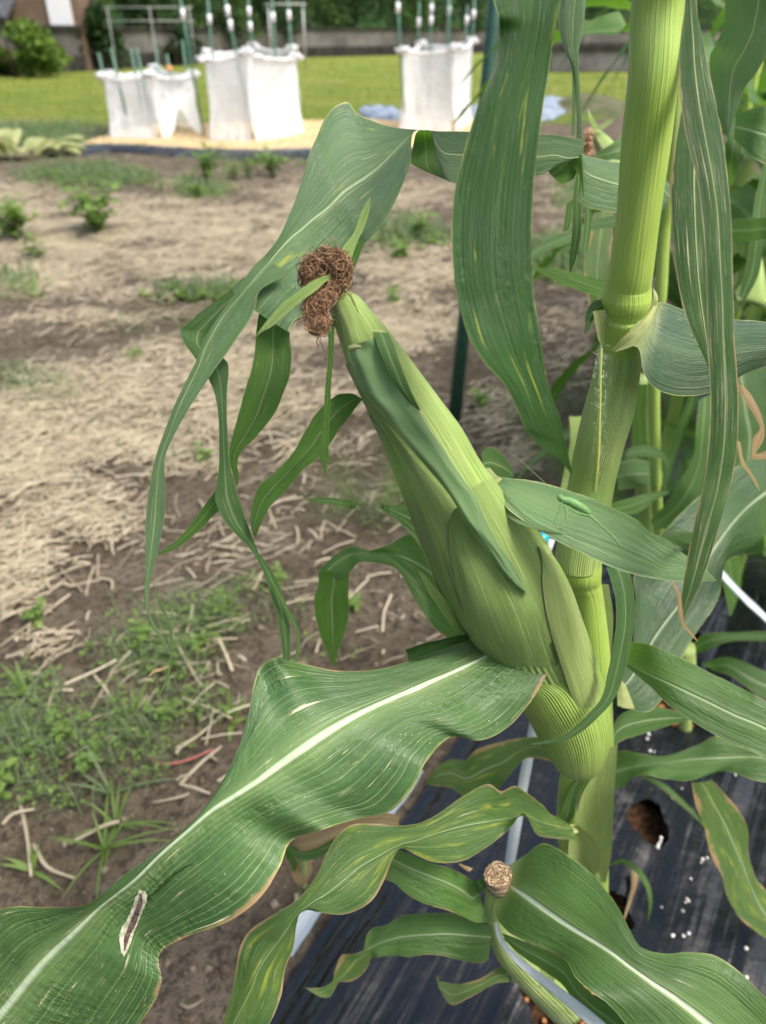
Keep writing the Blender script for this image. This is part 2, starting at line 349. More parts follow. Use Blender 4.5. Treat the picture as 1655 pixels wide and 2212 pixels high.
# ================================================================ MAIN CORN PLANT
mainp = empty('corn_plant', G(1292, 2000), 'tall foreground corn plant with thick stalk and one large husked ear leaning left', 'corn plant')
stalk_secs = [(1470,-620,1560,-620,28.5),(1420,-300,1520,-300,30),(1367,0,1477,0,33.5),(1358,167,1464,167,34.5),(1344,300,1449,300,36),(1333,467,1425,467,37.8),
  (1317,580,1411,580,39.3),(1308,615,1407,615,40.0),(1302,640,1407,640,40.4),(1301,658,1404,655,40.6),(1308,674,1397,670,40.85),(1309,684,1391,681,41.0),(1303,694,1388,690,41.15),(1303,715,1386,712,41.5),(1301,760,1380,760,42.2),(1296,820,1372,820,43),
  (1272,900,1345,900,44.3),(1246,1000,1316,1000,45.6),(1233,1087,1305,1087,46.8),(1214,1190,1299,1190,48),(1207,1225,1299,1222,48.5),(1212,1248,1298,1246,48.8),(1232,1268,1300,1266,49.2),
  (1243,1300,1305,1300,49.8),(1247,1404,1317,1404,51.5),(1250,1500,1322,1500,54),(1250,1600,1325,1600,58),(1248,1700,1322,1700,63),(1250,1800,1318,1800,70),(1262,1900,1314,1900,79),(1268,1990,1316,1990,90),(1270,2030,1318,2030,93)]
stalk = pxtube('stalk', mainp, stalk_secs, M['stalk'], n=28, per=5)
# leaf sheath wrapped round the stalk from the lower node to the torn collar
sh = [(1301,742,1379,716,42.1),(1288,790,1382,772,42.6),(1276,840,1377,830,43.2),(1259,900,1366,895,44),(1243,970,1344,970,45),(1228,1050,1325,1050,46.3),(1212,1140,1311,1140,47.4),(1200,1205,1300,1200,48.3),(1199,1228,1298,1220,48.6)]
pxtube('leaf_sheath', mainp, sh, M['stalk_sheath'], n=30, per=6)
# hairy seam of the sheath
mb = MB(); rs = random.Random(4)
seam = catmull([P(*q) for q in ((1299,752,.3985),(1297,800,.401),(1296,850,.405),(1294,900,.411),(1292,960,.419),(1288,1010,.427),(1283,1060,.436))], 8)
V, F = wtube(seam, [.0007, .0008, .0012, .0016, .0016], 6); mb.add(V, F)
for i in range(420):
    q = seam[rs.randrange(len(seam))] + np.array((rs.gauss(0, .0018), 0, rs.gauss(0, .002)))
    d = np.array((rs.gauss(0, .0024), -abs(rs.gauss(0, .0012)), rs.gauss(0, .002)))
    w = np.array((.00010, 0, .00005)); mb.add([q - w, q + w, q + d], [(0, 1, 2)], 1)
k = NT('hair'); M['hair'] = k.bsdf((.62, .68, .5), .5, .3)
mb.build('hairy_seam', [M['stalk'], M['hair']], mainp, smooth=False)

# --- the ear ------------------------------------------------------------
EAR = [(716,606,741,600,33.2),(717,640,752,628,33.2),(708,655,775,640,33.3),(718,690,800,668,33.5),(730,725,828,700,33.8),(745,772,858,738,34.2),(762,820,890,780,34.7),(800,900,950,860,35.6),
       (835,985,998,925,36.5),(872,1080,1040,998,37.5),(905,1170,1095,1070,38.8),(940,1255,1160,1150,40.3),(985,1335,1220,1240,42),(1040,1410,1258,1340,44),(1100,1490,1288,1425,46),(1142,1545,1308,1500,47.5),(1168,1600,1312,1570,49),(1195,1640,1298,1625,50.3),(1225,1662,1275,1655,51)]
ear = pxtube('corn_ear', mainp, EAR, M['husk_mid'], n=36, per=5, flat=.92)
_C = catmull([((q[0]+q[2])/2, (q[1]+q[3])/2, q[4]) for q in EAR], 12); _A = catmull([((q[2]-q[0])/2, (q[3]-q[1])/2) for q in EAR], 12)
_T = bvh(ear)
def front(u, v):
    h_ = hit(_T, u, v)
    if h_ is not None: return h_
    i = int(np.argmin((_C[:, 0] - u) ** 2 + (_C[:, 1] - v) ** 2)); c = _C[i, :2]
    for f in np.linspace(.03, 1, 30):
        h_ = hit(_T, u + (c[0] - u) * f, v + (c[1] - v) * f)
        if h_ is not None: return h_ + .001
    return _C[i, 2] / 100
def husk(name, parent, rows, mat, off=.0014, nu=16, per=6, edge=.0012, label=None, wav=0., lift=None):
    """rows of (Lu,Lv,Ru,Rv): a leaf lying on the front of the ear"""
    Rw = catmull([[(q[0], q[1]), (q[2], q[3])] for q in rows], per); n = len(Rw); V = []; UV = []; t = 0; prev = None
    for i, (l, r) in enumerate(Rw):
        m = (l + r) / 2
        for j in range(nu):
            s = j / (nu - 1); q = l + (r - l) * s; e = 1 - abs(2 * s - 1); f = i / (n - 1)
            o = edge + (off - edge) * min(1, e * 3) 
            if lift is not None: o += lift(f, s)
            if wav: o += wav * nz(f * 9, s * 3, 2.)
            p = P(q[0], q[1], front(q[0], q[1]) - o); V.append(p)
            if j == nu // 2:
                if prev is not None: t += np.linalg.norm(p - prev)
                prev = p
            UV.append((s, t))
    return mesh(name, V, grid_faces(n, nu), mat, parent, UV, label=label)
# bright central husk
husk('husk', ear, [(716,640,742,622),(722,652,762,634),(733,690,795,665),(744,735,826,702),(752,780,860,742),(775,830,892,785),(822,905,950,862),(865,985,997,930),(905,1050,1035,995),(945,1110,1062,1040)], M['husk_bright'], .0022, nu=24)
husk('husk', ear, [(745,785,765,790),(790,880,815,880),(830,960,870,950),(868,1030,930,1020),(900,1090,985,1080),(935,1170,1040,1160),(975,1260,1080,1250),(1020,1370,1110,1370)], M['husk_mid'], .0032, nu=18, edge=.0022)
# dark sliver at the left
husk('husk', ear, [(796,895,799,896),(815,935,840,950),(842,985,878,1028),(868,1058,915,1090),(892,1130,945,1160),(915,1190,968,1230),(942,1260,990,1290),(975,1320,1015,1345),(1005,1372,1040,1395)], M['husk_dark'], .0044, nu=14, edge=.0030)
# right-hand husk
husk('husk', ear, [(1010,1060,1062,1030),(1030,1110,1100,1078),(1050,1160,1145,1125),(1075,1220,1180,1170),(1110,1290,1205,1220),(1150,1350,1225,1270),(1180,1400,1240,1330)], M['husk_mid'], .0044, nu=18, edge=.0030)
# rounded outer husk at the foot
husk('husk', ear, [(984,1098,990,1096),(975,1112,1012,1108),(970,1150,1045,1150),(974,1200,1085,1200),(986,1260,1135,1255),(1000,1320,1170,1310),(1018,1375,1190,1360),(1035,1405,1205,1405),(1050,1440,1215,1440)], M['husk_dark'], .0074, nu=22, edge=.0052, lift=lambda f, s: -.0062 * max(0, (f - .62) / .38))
# pale husk on the right with pointed tip
husk('husk', ear, [(1163,1180,1165,1180),(1168,1200,1185,1198),(1172,1225,1212,1232),(1172,1260,1240,1290),(1178,1310,1258,1345),(1190,1365,1268,1400),(1200,1400,1280,1440),(1220,1460,1300,1490),(1240,1520,1307,1535),(1262,1575,1303,1575),(1284,1605,1294,1602)], M['husk_pale'], .0080, nu=16, edge=.0058)
# small pointed husk at the left foot
leaf('husk', ear, [(899,1230,900,1231,38.8),(908,1246,915,1240,38.8),(925,1280,941,1270,39.2),(946,1310,966,1298,39.8),(970,1345,992,1330,40.8),(992,1372,1015,1362,42)], M['tipleaf'], nu=7, wav=.03, seed=8)
# flag blade lying down the front of the ear
def lf(f, s): return .0065 + .006 * math.sin(f * math.pi) + .003 * (1 - s) * math.sin(f * 3) + (.004 * max(0, .15 - f) / .15)
husk('husk_blade', ear, [(754,750,836,718),(753,766,846,742),(764,800,862,785),(778,838,880,830),(798,866,897,868),(828,898,912,896),(862,938,934,932),(895,978,958,968),(925,1013,980,1003),(950,1043,1003,1037),(978,1080,1026,1068),(1005,1128,1048,1115),(1030,1163,1064,1148),(1058,1193,1082,1180),(1083,1233,1104,1210),(1110,1262,1124,1245),(1138,1284,1136,1280)], M['husk_blade'], .0035, nu=16, edge=.001, lift=lf, wav=.002)
# torn second strip of the flag blade
def lf2(f, s): return .0125 + .004 * math.sin(f * 3)
husk('husk_blade', ear, [(806,716,838,719),(812,735,850,742),(828,775,866,790),(848,820,888,845),(868,850,902,873),(884,872,911,890)], M['leaf_mid'], .002, nu=8, edge=.001, lift=lf2)
husk('husk_collar', ear, [(752,748,756,760),(766,744,772,754),(785,741,792,752),(800,730,806,742),(806,714,815,728),(826,714,830,722),(838,719,841,724)], M['collar'], .002, nu=5, lift=lambda f, s: .0115)
# blade standing out to the right
leaf('husk_blade', ear, [(1045,1018,1050,1030,1052,1052,40.3),(1066,1027,1064,1042,1058,1060,39.2),(1104,1033,1092,1062,1076,1078,37.8,.6,-.3),(1140,1036,1130,1088,1106,1108,37,.8,-.4),(1190,1046,1180,1115,1150,1139,36.4,.8,-.2),
   (1240,1062,1232,1136,1208,1172,36,.6,0),(1304,1084,1285,1153,1256,1196,35.6,.5,0),(1370,1117,1345,1178,1325,1228,35.4,.3,0),(1406,1148,1398,1202,1385,1246,35.2),(1438,1164,1430,1222,1437,1254,35.2),(1480,1196,1474,1228,1480,1258,35.2),(1520,1226,1518,1243,1518,1256,35.3),(1548,1253,1548,1254,1546,1256,35.5)],
   M['husk_blade'], nu=15, per=6, wav=.03, seed=3, jag=.04)
leaf('husk_blade', ear, [(1012,1046,1020,1052,41),(1030,1040,1040,1068,40),(1062,1052,1056,1072,38.8),(1085,1062,1078,1095,37.6),(1112,1090,1100,1118,36.8),(1140,1115,1130,1134,36.3),(1178,1138,1172,1146,36),(1220,1153,1219,1155,36)], M['husk_blade'], nu=9, wav=.05, seed=5)
pxtube('husk_collar', ear, [(1040,1022,1060,1012,40.2),(1050,1040,1072,1026,39.3),(1068,1052,1084,1034,38.6)], M['collar'], n=12, flat=.6)
# hanging blades at the left of the ear
leaf('husk_blade', ear, [(783,862,776,872,36),(762,850,775,873,35.6),(742,850,762,892,35.3),(725,853,750,908,35.2),(700,873,733,930,35),(676,901,715,958,35),(653,941,690,990,35),(630,981,658,1012,35),(596,1017,636,1038,35.2),(566,1042,612,1067,35.4),(551,1066,583,1097,35.6),(542,1100,565,1131,35.8),(541,1135,557,1150,36),(550,1162,551,1163,36.2)],
   M['leaf_lit'], nu=11, wav=.07, seed=11, jag=.05)
leaf('husk_blade', ear, [(706,690,716,690,33.6),(706,700,724,698,33.2),(709,730,722,730,33),(709,774,720,772,32.9),(704,820,716,820,32.8),(700,874,714,874,32.8),(696,914,711,914,32.8),(691,955,710,958,32.8),(690,985,711,985,32.9),(696,1008,707,1005,33),(700,1027,702,1026,33)], M['leaf_lit'], nu=7, wav=.1, seed=12)
leaf('husk_blade', ear, [(716,590,714,606,31.6),(697,597,702,610,31),(676,606,682,629,30.6),(643,630,650,652,30.4),(610,654,618,678,30.4),(580,688,588,705,30.5),(562,712,567,716,30.6),(552,727,553,728,30.7)], M['tipleaf'], nu=9, wav=.06, seed=13, jag=.03)
leaf('husk_blade', ear, [(730,580,748,600,33.4),(736,545,752,590,33.6),(747,525,764,545,33.8),(761,508,774,518,34),(770,488,784,498,34.2),(778,465,791,480,34.4),(788,444,798,455,34.6),(799,426,801,427,34.8)], M['tipleaf'], nu=9, wav=.05, seed=14)
leaf('husk_blade', ear, [(745,596,751,602,34),(752,575,760,592,34.2),(762,548,772,565,34.4),(772,530,781,540,34.6),(784,514,788,520,34.8)], M['leaf_lit'], nu=7, seed=15)
leaf('husk', ear, [(1041,975,1043,1030,42),(1058,964,1060,1032,42.4),(1076,972,1080,1036,42.8),(1095,995,1098,1034,43),(1109,1020,1109,1034,43.2)], M['leaf_mid'], nu=9, seed=16)
# the silk
rs = random.Random(9); mb = MB()
cen = [P(*q) for q in ((662,600,.312),(668,578,.312),(690,560,.312),(712,556,.315),(735,562,.318),(742,590,.322),(726,612,.322),(706,632,.318),(688,644,.314),(676,655,.312),(680,680,.312),(686,700,.312))]
rad = [.0015, .0022, .0026, .0029, .0032, .0030, .0028, .0026, .0022, .0018, .0014, .0010]
bm = bmesh.new()
for c, r in zip(cen, rad):
    bmesh.ops.create_icosphere(bm, subdivisions=3, radius=r * .45, matrix=Matrix.Translation(Vector(c)))
for vv in bm.verts:
    q = vv.co * 900; vv.co += Vector((nz(*q), nz(q.x + 9, q.y, q.z), nz(q.x, q.y + 9, q.z))) * .0022
bm.verts.index_update(); mb.add([tuple(vv.co) for vv in bm.verts], [tuple(w.index for w in f.verts) for f in bm.faces]); bm.free()
for i in range(1100):
    a = rs.randrange(len(cen)); p = cen[a] + np.array([rs.gauss(0, rad[a] * .52) for _ in range(3)])
    tg = cen[min(a + 1, len(cen) - 1)] - cen[max(a - 1, 0)]; tg /= np.linalg.norm(tg); d = tg * rs.choice((-1, 1)) * 2.2 + np.array([rs.gauss(0, .6) for _ in range(3)]); pts = [p]; c0 = cen[a]
    for s_ in range(16):
        d = d + np.array([rs.gauss(0, .26) for _ in range(3)]); d /= np.linalg.norm(d)
        away = pts[-1] - c0; ra = np.linalg.norm(away) + 1e-9
        if ra > rad[a] * 1.25: d = d - away / ra * .35 + (cen[min(a + 2, len(cen) - 1)] - pts[-1]) * 20
        pts.append(pts[-1] + d * .0016)
    V, F = wtube(pts, .00013, 3, 2); mb.add(V, F, rs.random() < .45)
for (pts) in ([(686,700,.312),(690,722,.312),(684,735,.312),(688,748,.312)], [(684,695,.312),(692,715,.311),(687,728,.311),(692,742,.31)], [(688,715,.312),(696,745,.311),(702,765,.311),(704,778,.311)], [(728,612,.32),(742,625,.32),(756,640,.321),(766,660,.322)], [(735,600,.32),(750,622,.32),(764,650,.321),(774,675,.322)]):
    V, F = wtube([P(*q) for q in pts], .00022, 4, 5); mb.add(V, F)
k = NT('silk_tan'); M['silk2'] = k.bsdf((.40, .24, .13), .5, .3)
mb.build('silk', [M['silk'], M['silk2']], ear, smooth=True)
# sheath bulging round the foot of the ear
pxtube('leaf_sheath', mainp, [(1052,1400,1232,1384,43.4),(1076,1440,1264,1398,44.6),(1102,1490,1290,1436,45.8),(1136,1545,1310,1498,47.2),(1161,1592,1316,1558,48.4),(1186,1635,1307,1612,49.6),(1212,1660,1288,1646,50.5),(1240,1674,1262,1670,51.2)], M['sheath'], n=40, per=6, flat=1.04)
# shank / stem below the ear and loose lower sheaths
pxtube('ear_shank', mainp, [(1222,1640,1258,1640,52),(1208,1690,1250,1690,56),(1203,1740,1246,1740,61),(1202,1800,1250,1800,67),(1215,1860,1262,1860,73)], M['stalk'], n=14)
leaf('leaf_sheath', mainp, [(1283,1655,1322,1600,54.5),(1262,1680,1322,1640,55.5),(1245,1720,1321,1700,57),(1240,1770,1319,1760,60),(1250,1830,1317,1820,65),(1282,1880,1312,1870,71),(1296,1905,1308,1905,75)], M['husk_pale'], nu=11, cup=-.22, wav=.01, jag=0)
leaf('leaf_sheath', mainp, [(1262,1655,1278,1650,53),(1232,1698,1262,1680,54),(1216,1735,1246,1720,56),(1205,1768,1238,1762,58),(1196,1785,1212,1790,60)], M['leaf_mid'], nu=7, cup=-.1, seed=2)
leaf('leaf_sheath', mainp, [(1232,1785,1250,1780,56),(1222,1820,1278,1800,58),(1225,1845,1290,1830,60),(1245,1865,1292,1865,63),(1268,1880,1285,1885,66)], M['husk_pale'], nu=9, cup=-.25, seed=3)
leaf('leaf_sheath', mainp, [(1297,1262,1315,1262,51),(1300,1330,1325,1330,52.4),(1305,1400,1322,1400,54),(1310,1435,1318,1430,55)], M['husk_mid'], nu=5)

# --- big lower-left blade
bigleaf = leaf('leaf', mainp, [(1036,1378,1098,1388,1206,1390,44.2,-.3,-.2),(1000,1371,1075,1404,1212,1404,43,.2,.0),(955,1395,1040,1421,1186,1450,41.8,.5,.2),(905,1421,985,1447,1150,1512,40.5,.8,.9),(850,1439,930,1470,1097,1572,39.5,1.2,1.6),(790,1447,870,1497,1040,1599,38.6,1.3,.7),
  (725,1446,815,1522,975,1592,37.8,1.6,1.3),(655,1433,760,1550,925,1640,37,2.2,.3),(598,1420,705,1583,895,1700,36.4,1.4,.5),(563,1440,650,1620,842,1754,36,2.2,1.3),(548,1480,600,1655,770,1770,35.8,1.6,1.2),(538,1535,552,1690,700,1792,35.6,1.1,-.2),
  (520,1602,503,1721,630,1820,35.5,.7,1.0),(488,1674,455,1750,604,1876,35.5,.3,.1),(430,1759,400,1797,560,1944,35.6,.0,-.4),(350,1832,345,1845,490,1995,35.8,0,-.2),(268,1890,285,1905,402,2026,36.2,-.2,.4),(185,1954,215,1960,346,2058,36.6,-.9,.9),(90,1959,150,2022,352,2118,37.2,-.8,.2),
  (0,1964,80,2092,325,2180,38,-1.2,.2),(-70,2050,0,2190,270,2245,39,-.3,.5),(-130,2160,-90,2290,150,2330,40.5),(-190,2330,-190,2380,-60,2400,42),(-260,2460,-258,2461,-256,2462,44)],
  M['leaf_big'], nu=25, per=7, wav=.035, seed=21, jag=.006)
TB = bvh(bigleaf)
scarm = simple('leaf_scar_rim', (.30, .32, .20), (.58, .55, .42), 260, .8, .2, .5, .0005); scarc = simple('leaf_scar_core', (.06, .04, .035), (.16, .11, .09), 500, .9, .1, .5, .0005)
patch('leaf_scar', bigleaf, TB, [(302,1922,313,1926),(292,1940,318,1936),(286,1962,312,1962),(276,1985,302,1985),(262,2008,294,2002),(258,2030,284,2032),(262,2055,276,2052),(266,2066,268,2066)], scarm, .0005, 9)
patch('leaf_scar', bigleaf, TB, [(303,1930,306,1932),(299,1945,308,1946),(293,1965,304,1966),(284,1988,297,1988),(275,2010,286,2010),(268,2030,277,2032),(268,2052,271,2052)], scarc, .0010, 5)
for rws in ([(316,1941,320,1946),(345,1915,348,1919),(375,1888,378,1891),(400,1872,404,1874),(416,1866,417,1868)],): patch('leaf_crease', bigleaf, TB, rws, M['leaf_hang'], .0005, 4)
# rolled torn flap beside its collar, and the loose right corner
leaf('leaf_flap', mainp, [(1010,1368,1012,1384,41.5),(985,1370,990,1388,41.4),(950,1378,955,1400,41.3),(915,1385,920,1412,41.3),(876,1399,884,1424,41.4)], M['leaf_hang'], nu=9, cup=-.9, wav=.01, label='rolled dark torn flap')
leaf('leaf_flap', mainp, [(1200,1412,1206,1428,43.2),(1218,1412,1214,1432,43),(1236,1418,1230,1438,43),(1248,1430,1246,1442,43)], M['leaf_hang'], nu=7, cup=-.3)
leaf('leaf_collar', mainp, [(1060,1390,1092,1400,43.5),(1092,1380,1108,1396,43.6),(1102,1382,1112,1392,44)], M['collar'], nu=5, wav=.1)
leaf('leaf_collar', mainp, [(1160,1396,1180,1402,43.2),(1180,1390,1200,1402,43.1),(1204,1378,1212,1408,43),(1214,1386,1214,1404,43.2)], M['collar'], nu=5, wav=.1)
# --- second, wavy yellowing blade below it
leaf('leaf', mainp, [(1210,1766,1238,1790,1243,1815,56),(1190,1758,1204,1786,1200,1812,54),(1172,1738,1165,1775,1160,1803,52.5),(1138,1712,1132,1760,1132,1756,51,0,-1.5),(1112,1697,1102,1768,1108,1782,50,0,-1.6),(1084,1708,1072,1772,1085,1805,49,0,-.8),(1054,1693,1050,1776,1052,1832,48,.6,-.2),(1000,1719,1000,1785,1000,1864,47),(945,1758,948,1800,942,1864,46),(901,1779,903,1815,897,1847,45),
  (850,1783,862,1826,868,1833,44.2,.3,.3),(800,1778,822,1848,848,1858,43.4,.8,.5),(757,1783,780,1872,832,1902,42.8,.6,1),(728,1808,742,1903,802,1948,42.3,.4,1),(706,1845,705,1932,748,1974,42,.2,.8),(683,1893,676,1950,694,1972,41.8),(645,1941,642,1976,655,1966,41.7,0,1),(590,1977,612,2020,642,1998,41.6,.6,1.5),(537,2013,590,2048,634,2048,41.8,1.2,1.2),
  (514,2060,560,2092,616,2095,42,.7,1.2),(507,2115,538,2145,609,2148,42.4,.4,.8),(492,2172,510,2200,587,2203,43),(470,2240,478,2270,545,2270,43.8),(436,2340,437,2342,438,2344,45)],
  M['leaf_worn'], nu=17, per=6, wav=.05, seed=22, jag=.02)
pxtube('leaf_collar', mainp, [(1222,1790,1234,1806,56),(1232,1780,1248,1800,56.6),(1244,1784,1252,1800,57.4)], M['collar'], n=10, flat=.5)
# --- upper arching blade (behind the hanging one), broad face, then torn into three tails
leaf('leaf', mainp, [(1452,395,1447,425,1440,450,45),(1420,352,1420,402,1420,456,44),(1345,345,1345,400,1345,457,43.5),(1300,336,1298,388,1300,450,42.8),(1272,328,1270,376,1275,442,42),(1262,312,1262,366,1262,431,41.2)], M['leaf_blue'], nu=13, wav=.06, seed=31, cup=.1)
leaf('leaf', mainp, [(1248,302,1256,340,1261,428,41.1),(1237,308,1236,345,1250,373,41.5),(1205,345,1215,360,1238,388,41.8),(1188,362,1195,374,1213,398,41.6),(1183,368,1184,370,1190,378,41.4)], M['leaf_lit'], nu=11, seed=32, wav=.02)
leaf('leaf', mainp, [(1262,306,1250,340,1224,348,41),(1252,301,1226,342,1200,358,40.8),(1210,292,1196,336,1184,370,40.6),(1160,288,1152,340,1158,381,40.3),(1085,286,1076,332,1086,388,40),(1040,285,1030,335,1020,398,39.8),(1000,284,988,335,1003,397,39.6),(965,283,958,330,976,394,39.5),(945,283,940,305,955,372,39.6),(930,282,931,284,944,340,39.8)], M['leaf_blue'], nu=13, wav=.03, seed=33)
leaf('leaf', mainp, [(905,281,929,281,40.2),(898,290,938,296,40.8),(893,310,946,330,41.2),(889,335,950,358,41.2),(888,352,965,378,41),(915,368,975,393,40.6),(945,380,978,396,40.2)], M['leaf_lit'], nu=11, seed=34)
leaf('leaf', mainp, [(906,281,895,284,889,294,39.7),(845,273,866,312,886,350,39,.4,-.2),(798,257,835,345,872,396,38.2,.8,-.4),(770,243,810,368,860,425,37.8,1.2,-.4),(750,219,788,385,848,450,37.4,1.6,-.5),(722,230,765,400,834,475,37.1,1.6,-.4),(698,262,745,414,822,493,36.9,1.2,-.2),(685,292,730,428,797,518,36.7,.9,0),(668,332,706,452,783,535,36.6,.8,.2),(655,380,676,474,765,572,36.5,.6,.2),(638,432,650,496,745,605,36.4,.4,.3),
  (618,480,628,513,715,650,36.3,.2,.4),(598,520,600,543,680,668,36.2),(565,560,570,580,648,685,36.1),(525,602,537,620,633,700,36),(500,622,512,640,625,718,36)],
  M['leaf_blue'], nu=23, per=7, wav=.025, seed=35, jag=.012)
# middle tail (with the midrib)
leaf('leaf_strip', mainp, [(570,553,583,565,625,590,35.6),(545,578,560,590,595,608,35.5),(515,623,535,620,563,628,35.4),(492,655,508,652,553,660,35.4),(468,690,482,683,541,690,35.4),(448,722,458,722,522,718,35.4),(434,750,440,758,497,754,35.4),(421,785,427,795,467,794,35.4),(396,835,405,840,436,840,35.4),(377,875,386,880,410,880,35.4),(356,930,366,935,384,926,35.5),(333,997,345,995,357,988,35.6),
  (320,1071,337,1070,358,1064,35.8),(314,1131,333,1130,355,1124,36),(314.5,1191,326,1193,340,1194,36),(314,1240,320,1242,327,1246,36),(312.5,1281,316,1282,322,1284,36),(319,1326,321,1326,325,1326,36),(333,1360,336,1359,340,1358,36),(352,1388,356,1391,362,1394,36),(364,1410,366,1411,367,1411,36)],
  M['leaf_blue'], nu=11, per=6, wav=.03, seed=36, jag=.03)
leaf('leaf_strip', mainp, [(326,1248,328,1250,36),(335,1278,338,1278,36),(343,1305,347,1303,36),(356,1332,361,1330,36),(365,1362,371,1360,36),(369,1397,374,1397,36),(366,1430,372,1432,36),(360,1462,365,1464,36),(350,1485,354,1488,36),(339,1506,342,1508,36)], M['leaf_mid'], nu=5, wav=.3, seed=37)
leaf('leaf_strip', mainp, [(365,1436,366,1441,36),(345,1444,347,1450,36),(333,1446,336,1452,35.9),(321,1458,323,1462,35.9)], M['leaf_brown'], nu=4, wav=.2, seed=38)
# left tail
leaf('leaf_strip', mainp, [(525,600,560,600,36.6),(483,637,530,640,36.8),(440,668,505,675,37),(402,700,482,706,37.2),(389,712,465,730,37.3),(396,738,458,752,37.2),(423,776,480,770,37),(440,800,493,785,36.9),(452,822,494,810,36.8),(462,845,491,838,36.8),(470,884,490,884,36.7),(473,935,492,935,36.6),(473,997,496,997,36.5),(468,1044,506,1041,36.4),(464,1070,514,1070,36.4),(468,1092,522,1092,36.4),(483,1124,531,1121,36.5),(516,1161,543,1154,36.6),(536,1181,551,1174,36.7),(555,1206,562,1202,36.8)],
  M['leaf'], nu=13, per=6, wav=.05, seed=39, jag=.03)
leaf('leaf_strip', mainp, [(552,1200,563,1198,36.8),(568,1234,584,1228,36.8),(580,1267,601,1259,36.8),(588,1300,613,1290,36.8),(597,1330,621,1320,36.8),(603,1358,626,1350,36.8),(609,1397,628,1397,36.9),(611,1424,626,1428,37)], M['leaf'], nu=7, wav=.06, seed=40, jag=.03)
leaf('leaf_strip', mainp, [(588,1262,597,1262,36.4),(604,1298,614,1296,36.4),(618,1325,628,1322,36.4),(630,1345,640,1343,36.4),(640,1370,648,1370,36.5),(641,1400,648,1400,36.6),(634,1428,641,1430,36.8)], M['leaf_mid'], nu=5, wav=.1, seed=41)
# right tail, thin and sunlit
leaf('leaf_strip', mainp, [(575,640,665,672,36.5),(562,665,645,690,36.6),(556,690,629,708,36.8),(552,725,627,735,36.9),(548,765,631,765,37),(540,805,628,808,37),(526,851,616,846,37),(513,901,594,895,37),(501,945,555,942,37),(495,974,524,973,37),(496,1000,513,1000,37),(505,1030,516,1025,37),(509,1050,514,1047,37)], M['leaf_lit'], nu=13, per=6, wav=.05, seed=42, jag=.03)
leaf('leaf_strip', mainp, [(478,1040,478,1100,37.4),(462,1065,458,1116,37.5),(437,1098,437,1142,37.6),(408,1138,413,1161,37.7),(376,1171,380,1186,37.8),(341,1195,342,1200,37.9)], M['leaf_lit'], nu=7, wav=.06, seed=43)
# --- front hanging blade
hang = [(1455,-290,1470,-270,1485,-230,33),(1330,-420,1350,-370,1385,-310,31),(1190,-440,1240,-360,1300,-300,29.5),(1080,-330,1165,-270,1255,-230,28.5),(1050,-150,1135,-140,1238,-120,28),(1056,-50,1137,-50,1222,-50,27.8),(1065,0,1140,0,1213,0,27.7),(1076,35,1140,38,1204,38,27.7),(1078,65,1136,70,1199,70,27.8,.3,0),(1074,110,1128,110,1192,112,27.9,.4,.1),(1058,170,1112,175,1184,175,28.0,.3,.2),(1030,235,1095,240,1173,240,28.1),(1007,310,1082,320,1163,320,28.2),(984,400,1068,410,1154,410,28.3),(975,480,1062,490,1150,490,28.3),
  (975,545,1062,555,1150,555,28.3),(980,605,1068,620,1153,622,28.3),(992,665,1080,670,1159,670,28.3),(1012,728,1100,735,1170,735,28.3,-.4,0),(1045,782,1120,790,1178,795,28.4,-.5,0),(1085,825,1143,840,1190,848,28.5,-.3,0),(1113,875,1160,890,1209,897,28.6),(1130,918,1175,930,1219,940,28.8),(1143,940,1190,955,1226,970,29),(1178,975,1206,985,1231,995,29.2),(1215,1002,1224,1008,1235,1012,29.4),(1234,1024,1235,1025,1236,1026,29.6)]
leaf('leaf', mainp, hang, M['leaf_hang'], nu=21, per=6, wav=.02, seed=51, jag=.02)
# --- right-hand streaked blades hanging beside the stalk
leaf('leaf', mainp, [(1500,-260,1515,-280,1530,-300,32),(1490,-140,1500,-140,1512,-150,31.5),(1482,0,1492,0,1505,0,31.2),(1472,83,1497,83,1523,83,31),(1470,143,1500,143,1534,143,30.9),(1474,213,1508,213,1551,213,30.8),(1487,293,1522,293,1567,293,30.8),(1510,390,1540,390,1578,390,30.7),(1520,467,1550,467,1585,467,30.7),(1527,560,1555,560,1587,560,30.7),(1530,650,1560,650,1589,650,30.8),(1532,737,1562,737,1591,737,30.9),(1535,804,1565,804,1596,804,31),(1537,880,1567,880,1598.6,880,31.1),(1532,970,1562,975,1595,980,31.3),(1520,1054,1550,1054,1581,1054,31.5),(1503,1120,1533,1120,1563,1120,31.7),(1487,1204,1511,1204,1537,1204,31.9),(1477,1262,1494,1264,1514,1266,32.1),(1471,1310,1480,1310,1491,1310,32.3),(1470,1334,1473,1336,1477,1338,32.4)],
  M['leaf_dry'], nu=17, per=6, wav=.04, seed=52, jag=.03, cup=.12)
leaf('leaf', mainp, [(1480,-100,1500,-100,33.5),(1478,80,1510,80,33.3),(1479,180,1520,190,33.2),(1470,240,1535,250,33.1),(1455,333,1545,340,33),(1448,400,1550,400,33),(1452,500,1553,500,33),(1460,583,1555,590,33),(1472,650,1556,650,33.1),(1487,700,1555,700,33.2),(1505,740,1548,740,33.3),(1526,785,1535,787,33.5),(1533,800,1534,801,33.6)], M['leaf_dry'], nu=17, per=6, wav=.04, seed=53, jag=.03)
leaf('leaf_tip', mainp, [(1447,1255,1455,1257,32.2),(1462,1285,1470,1282,32.2),(1464,1320,1475,1316,32.2),(1474,1352,1480,1346,32.3),(1492,1372,1496,1368,32.5),(1506,1386,1508,1385,32.6)], M['leaf_brown'], nu=5, wav=.3, seed=54, label='withered brown leaf tip')
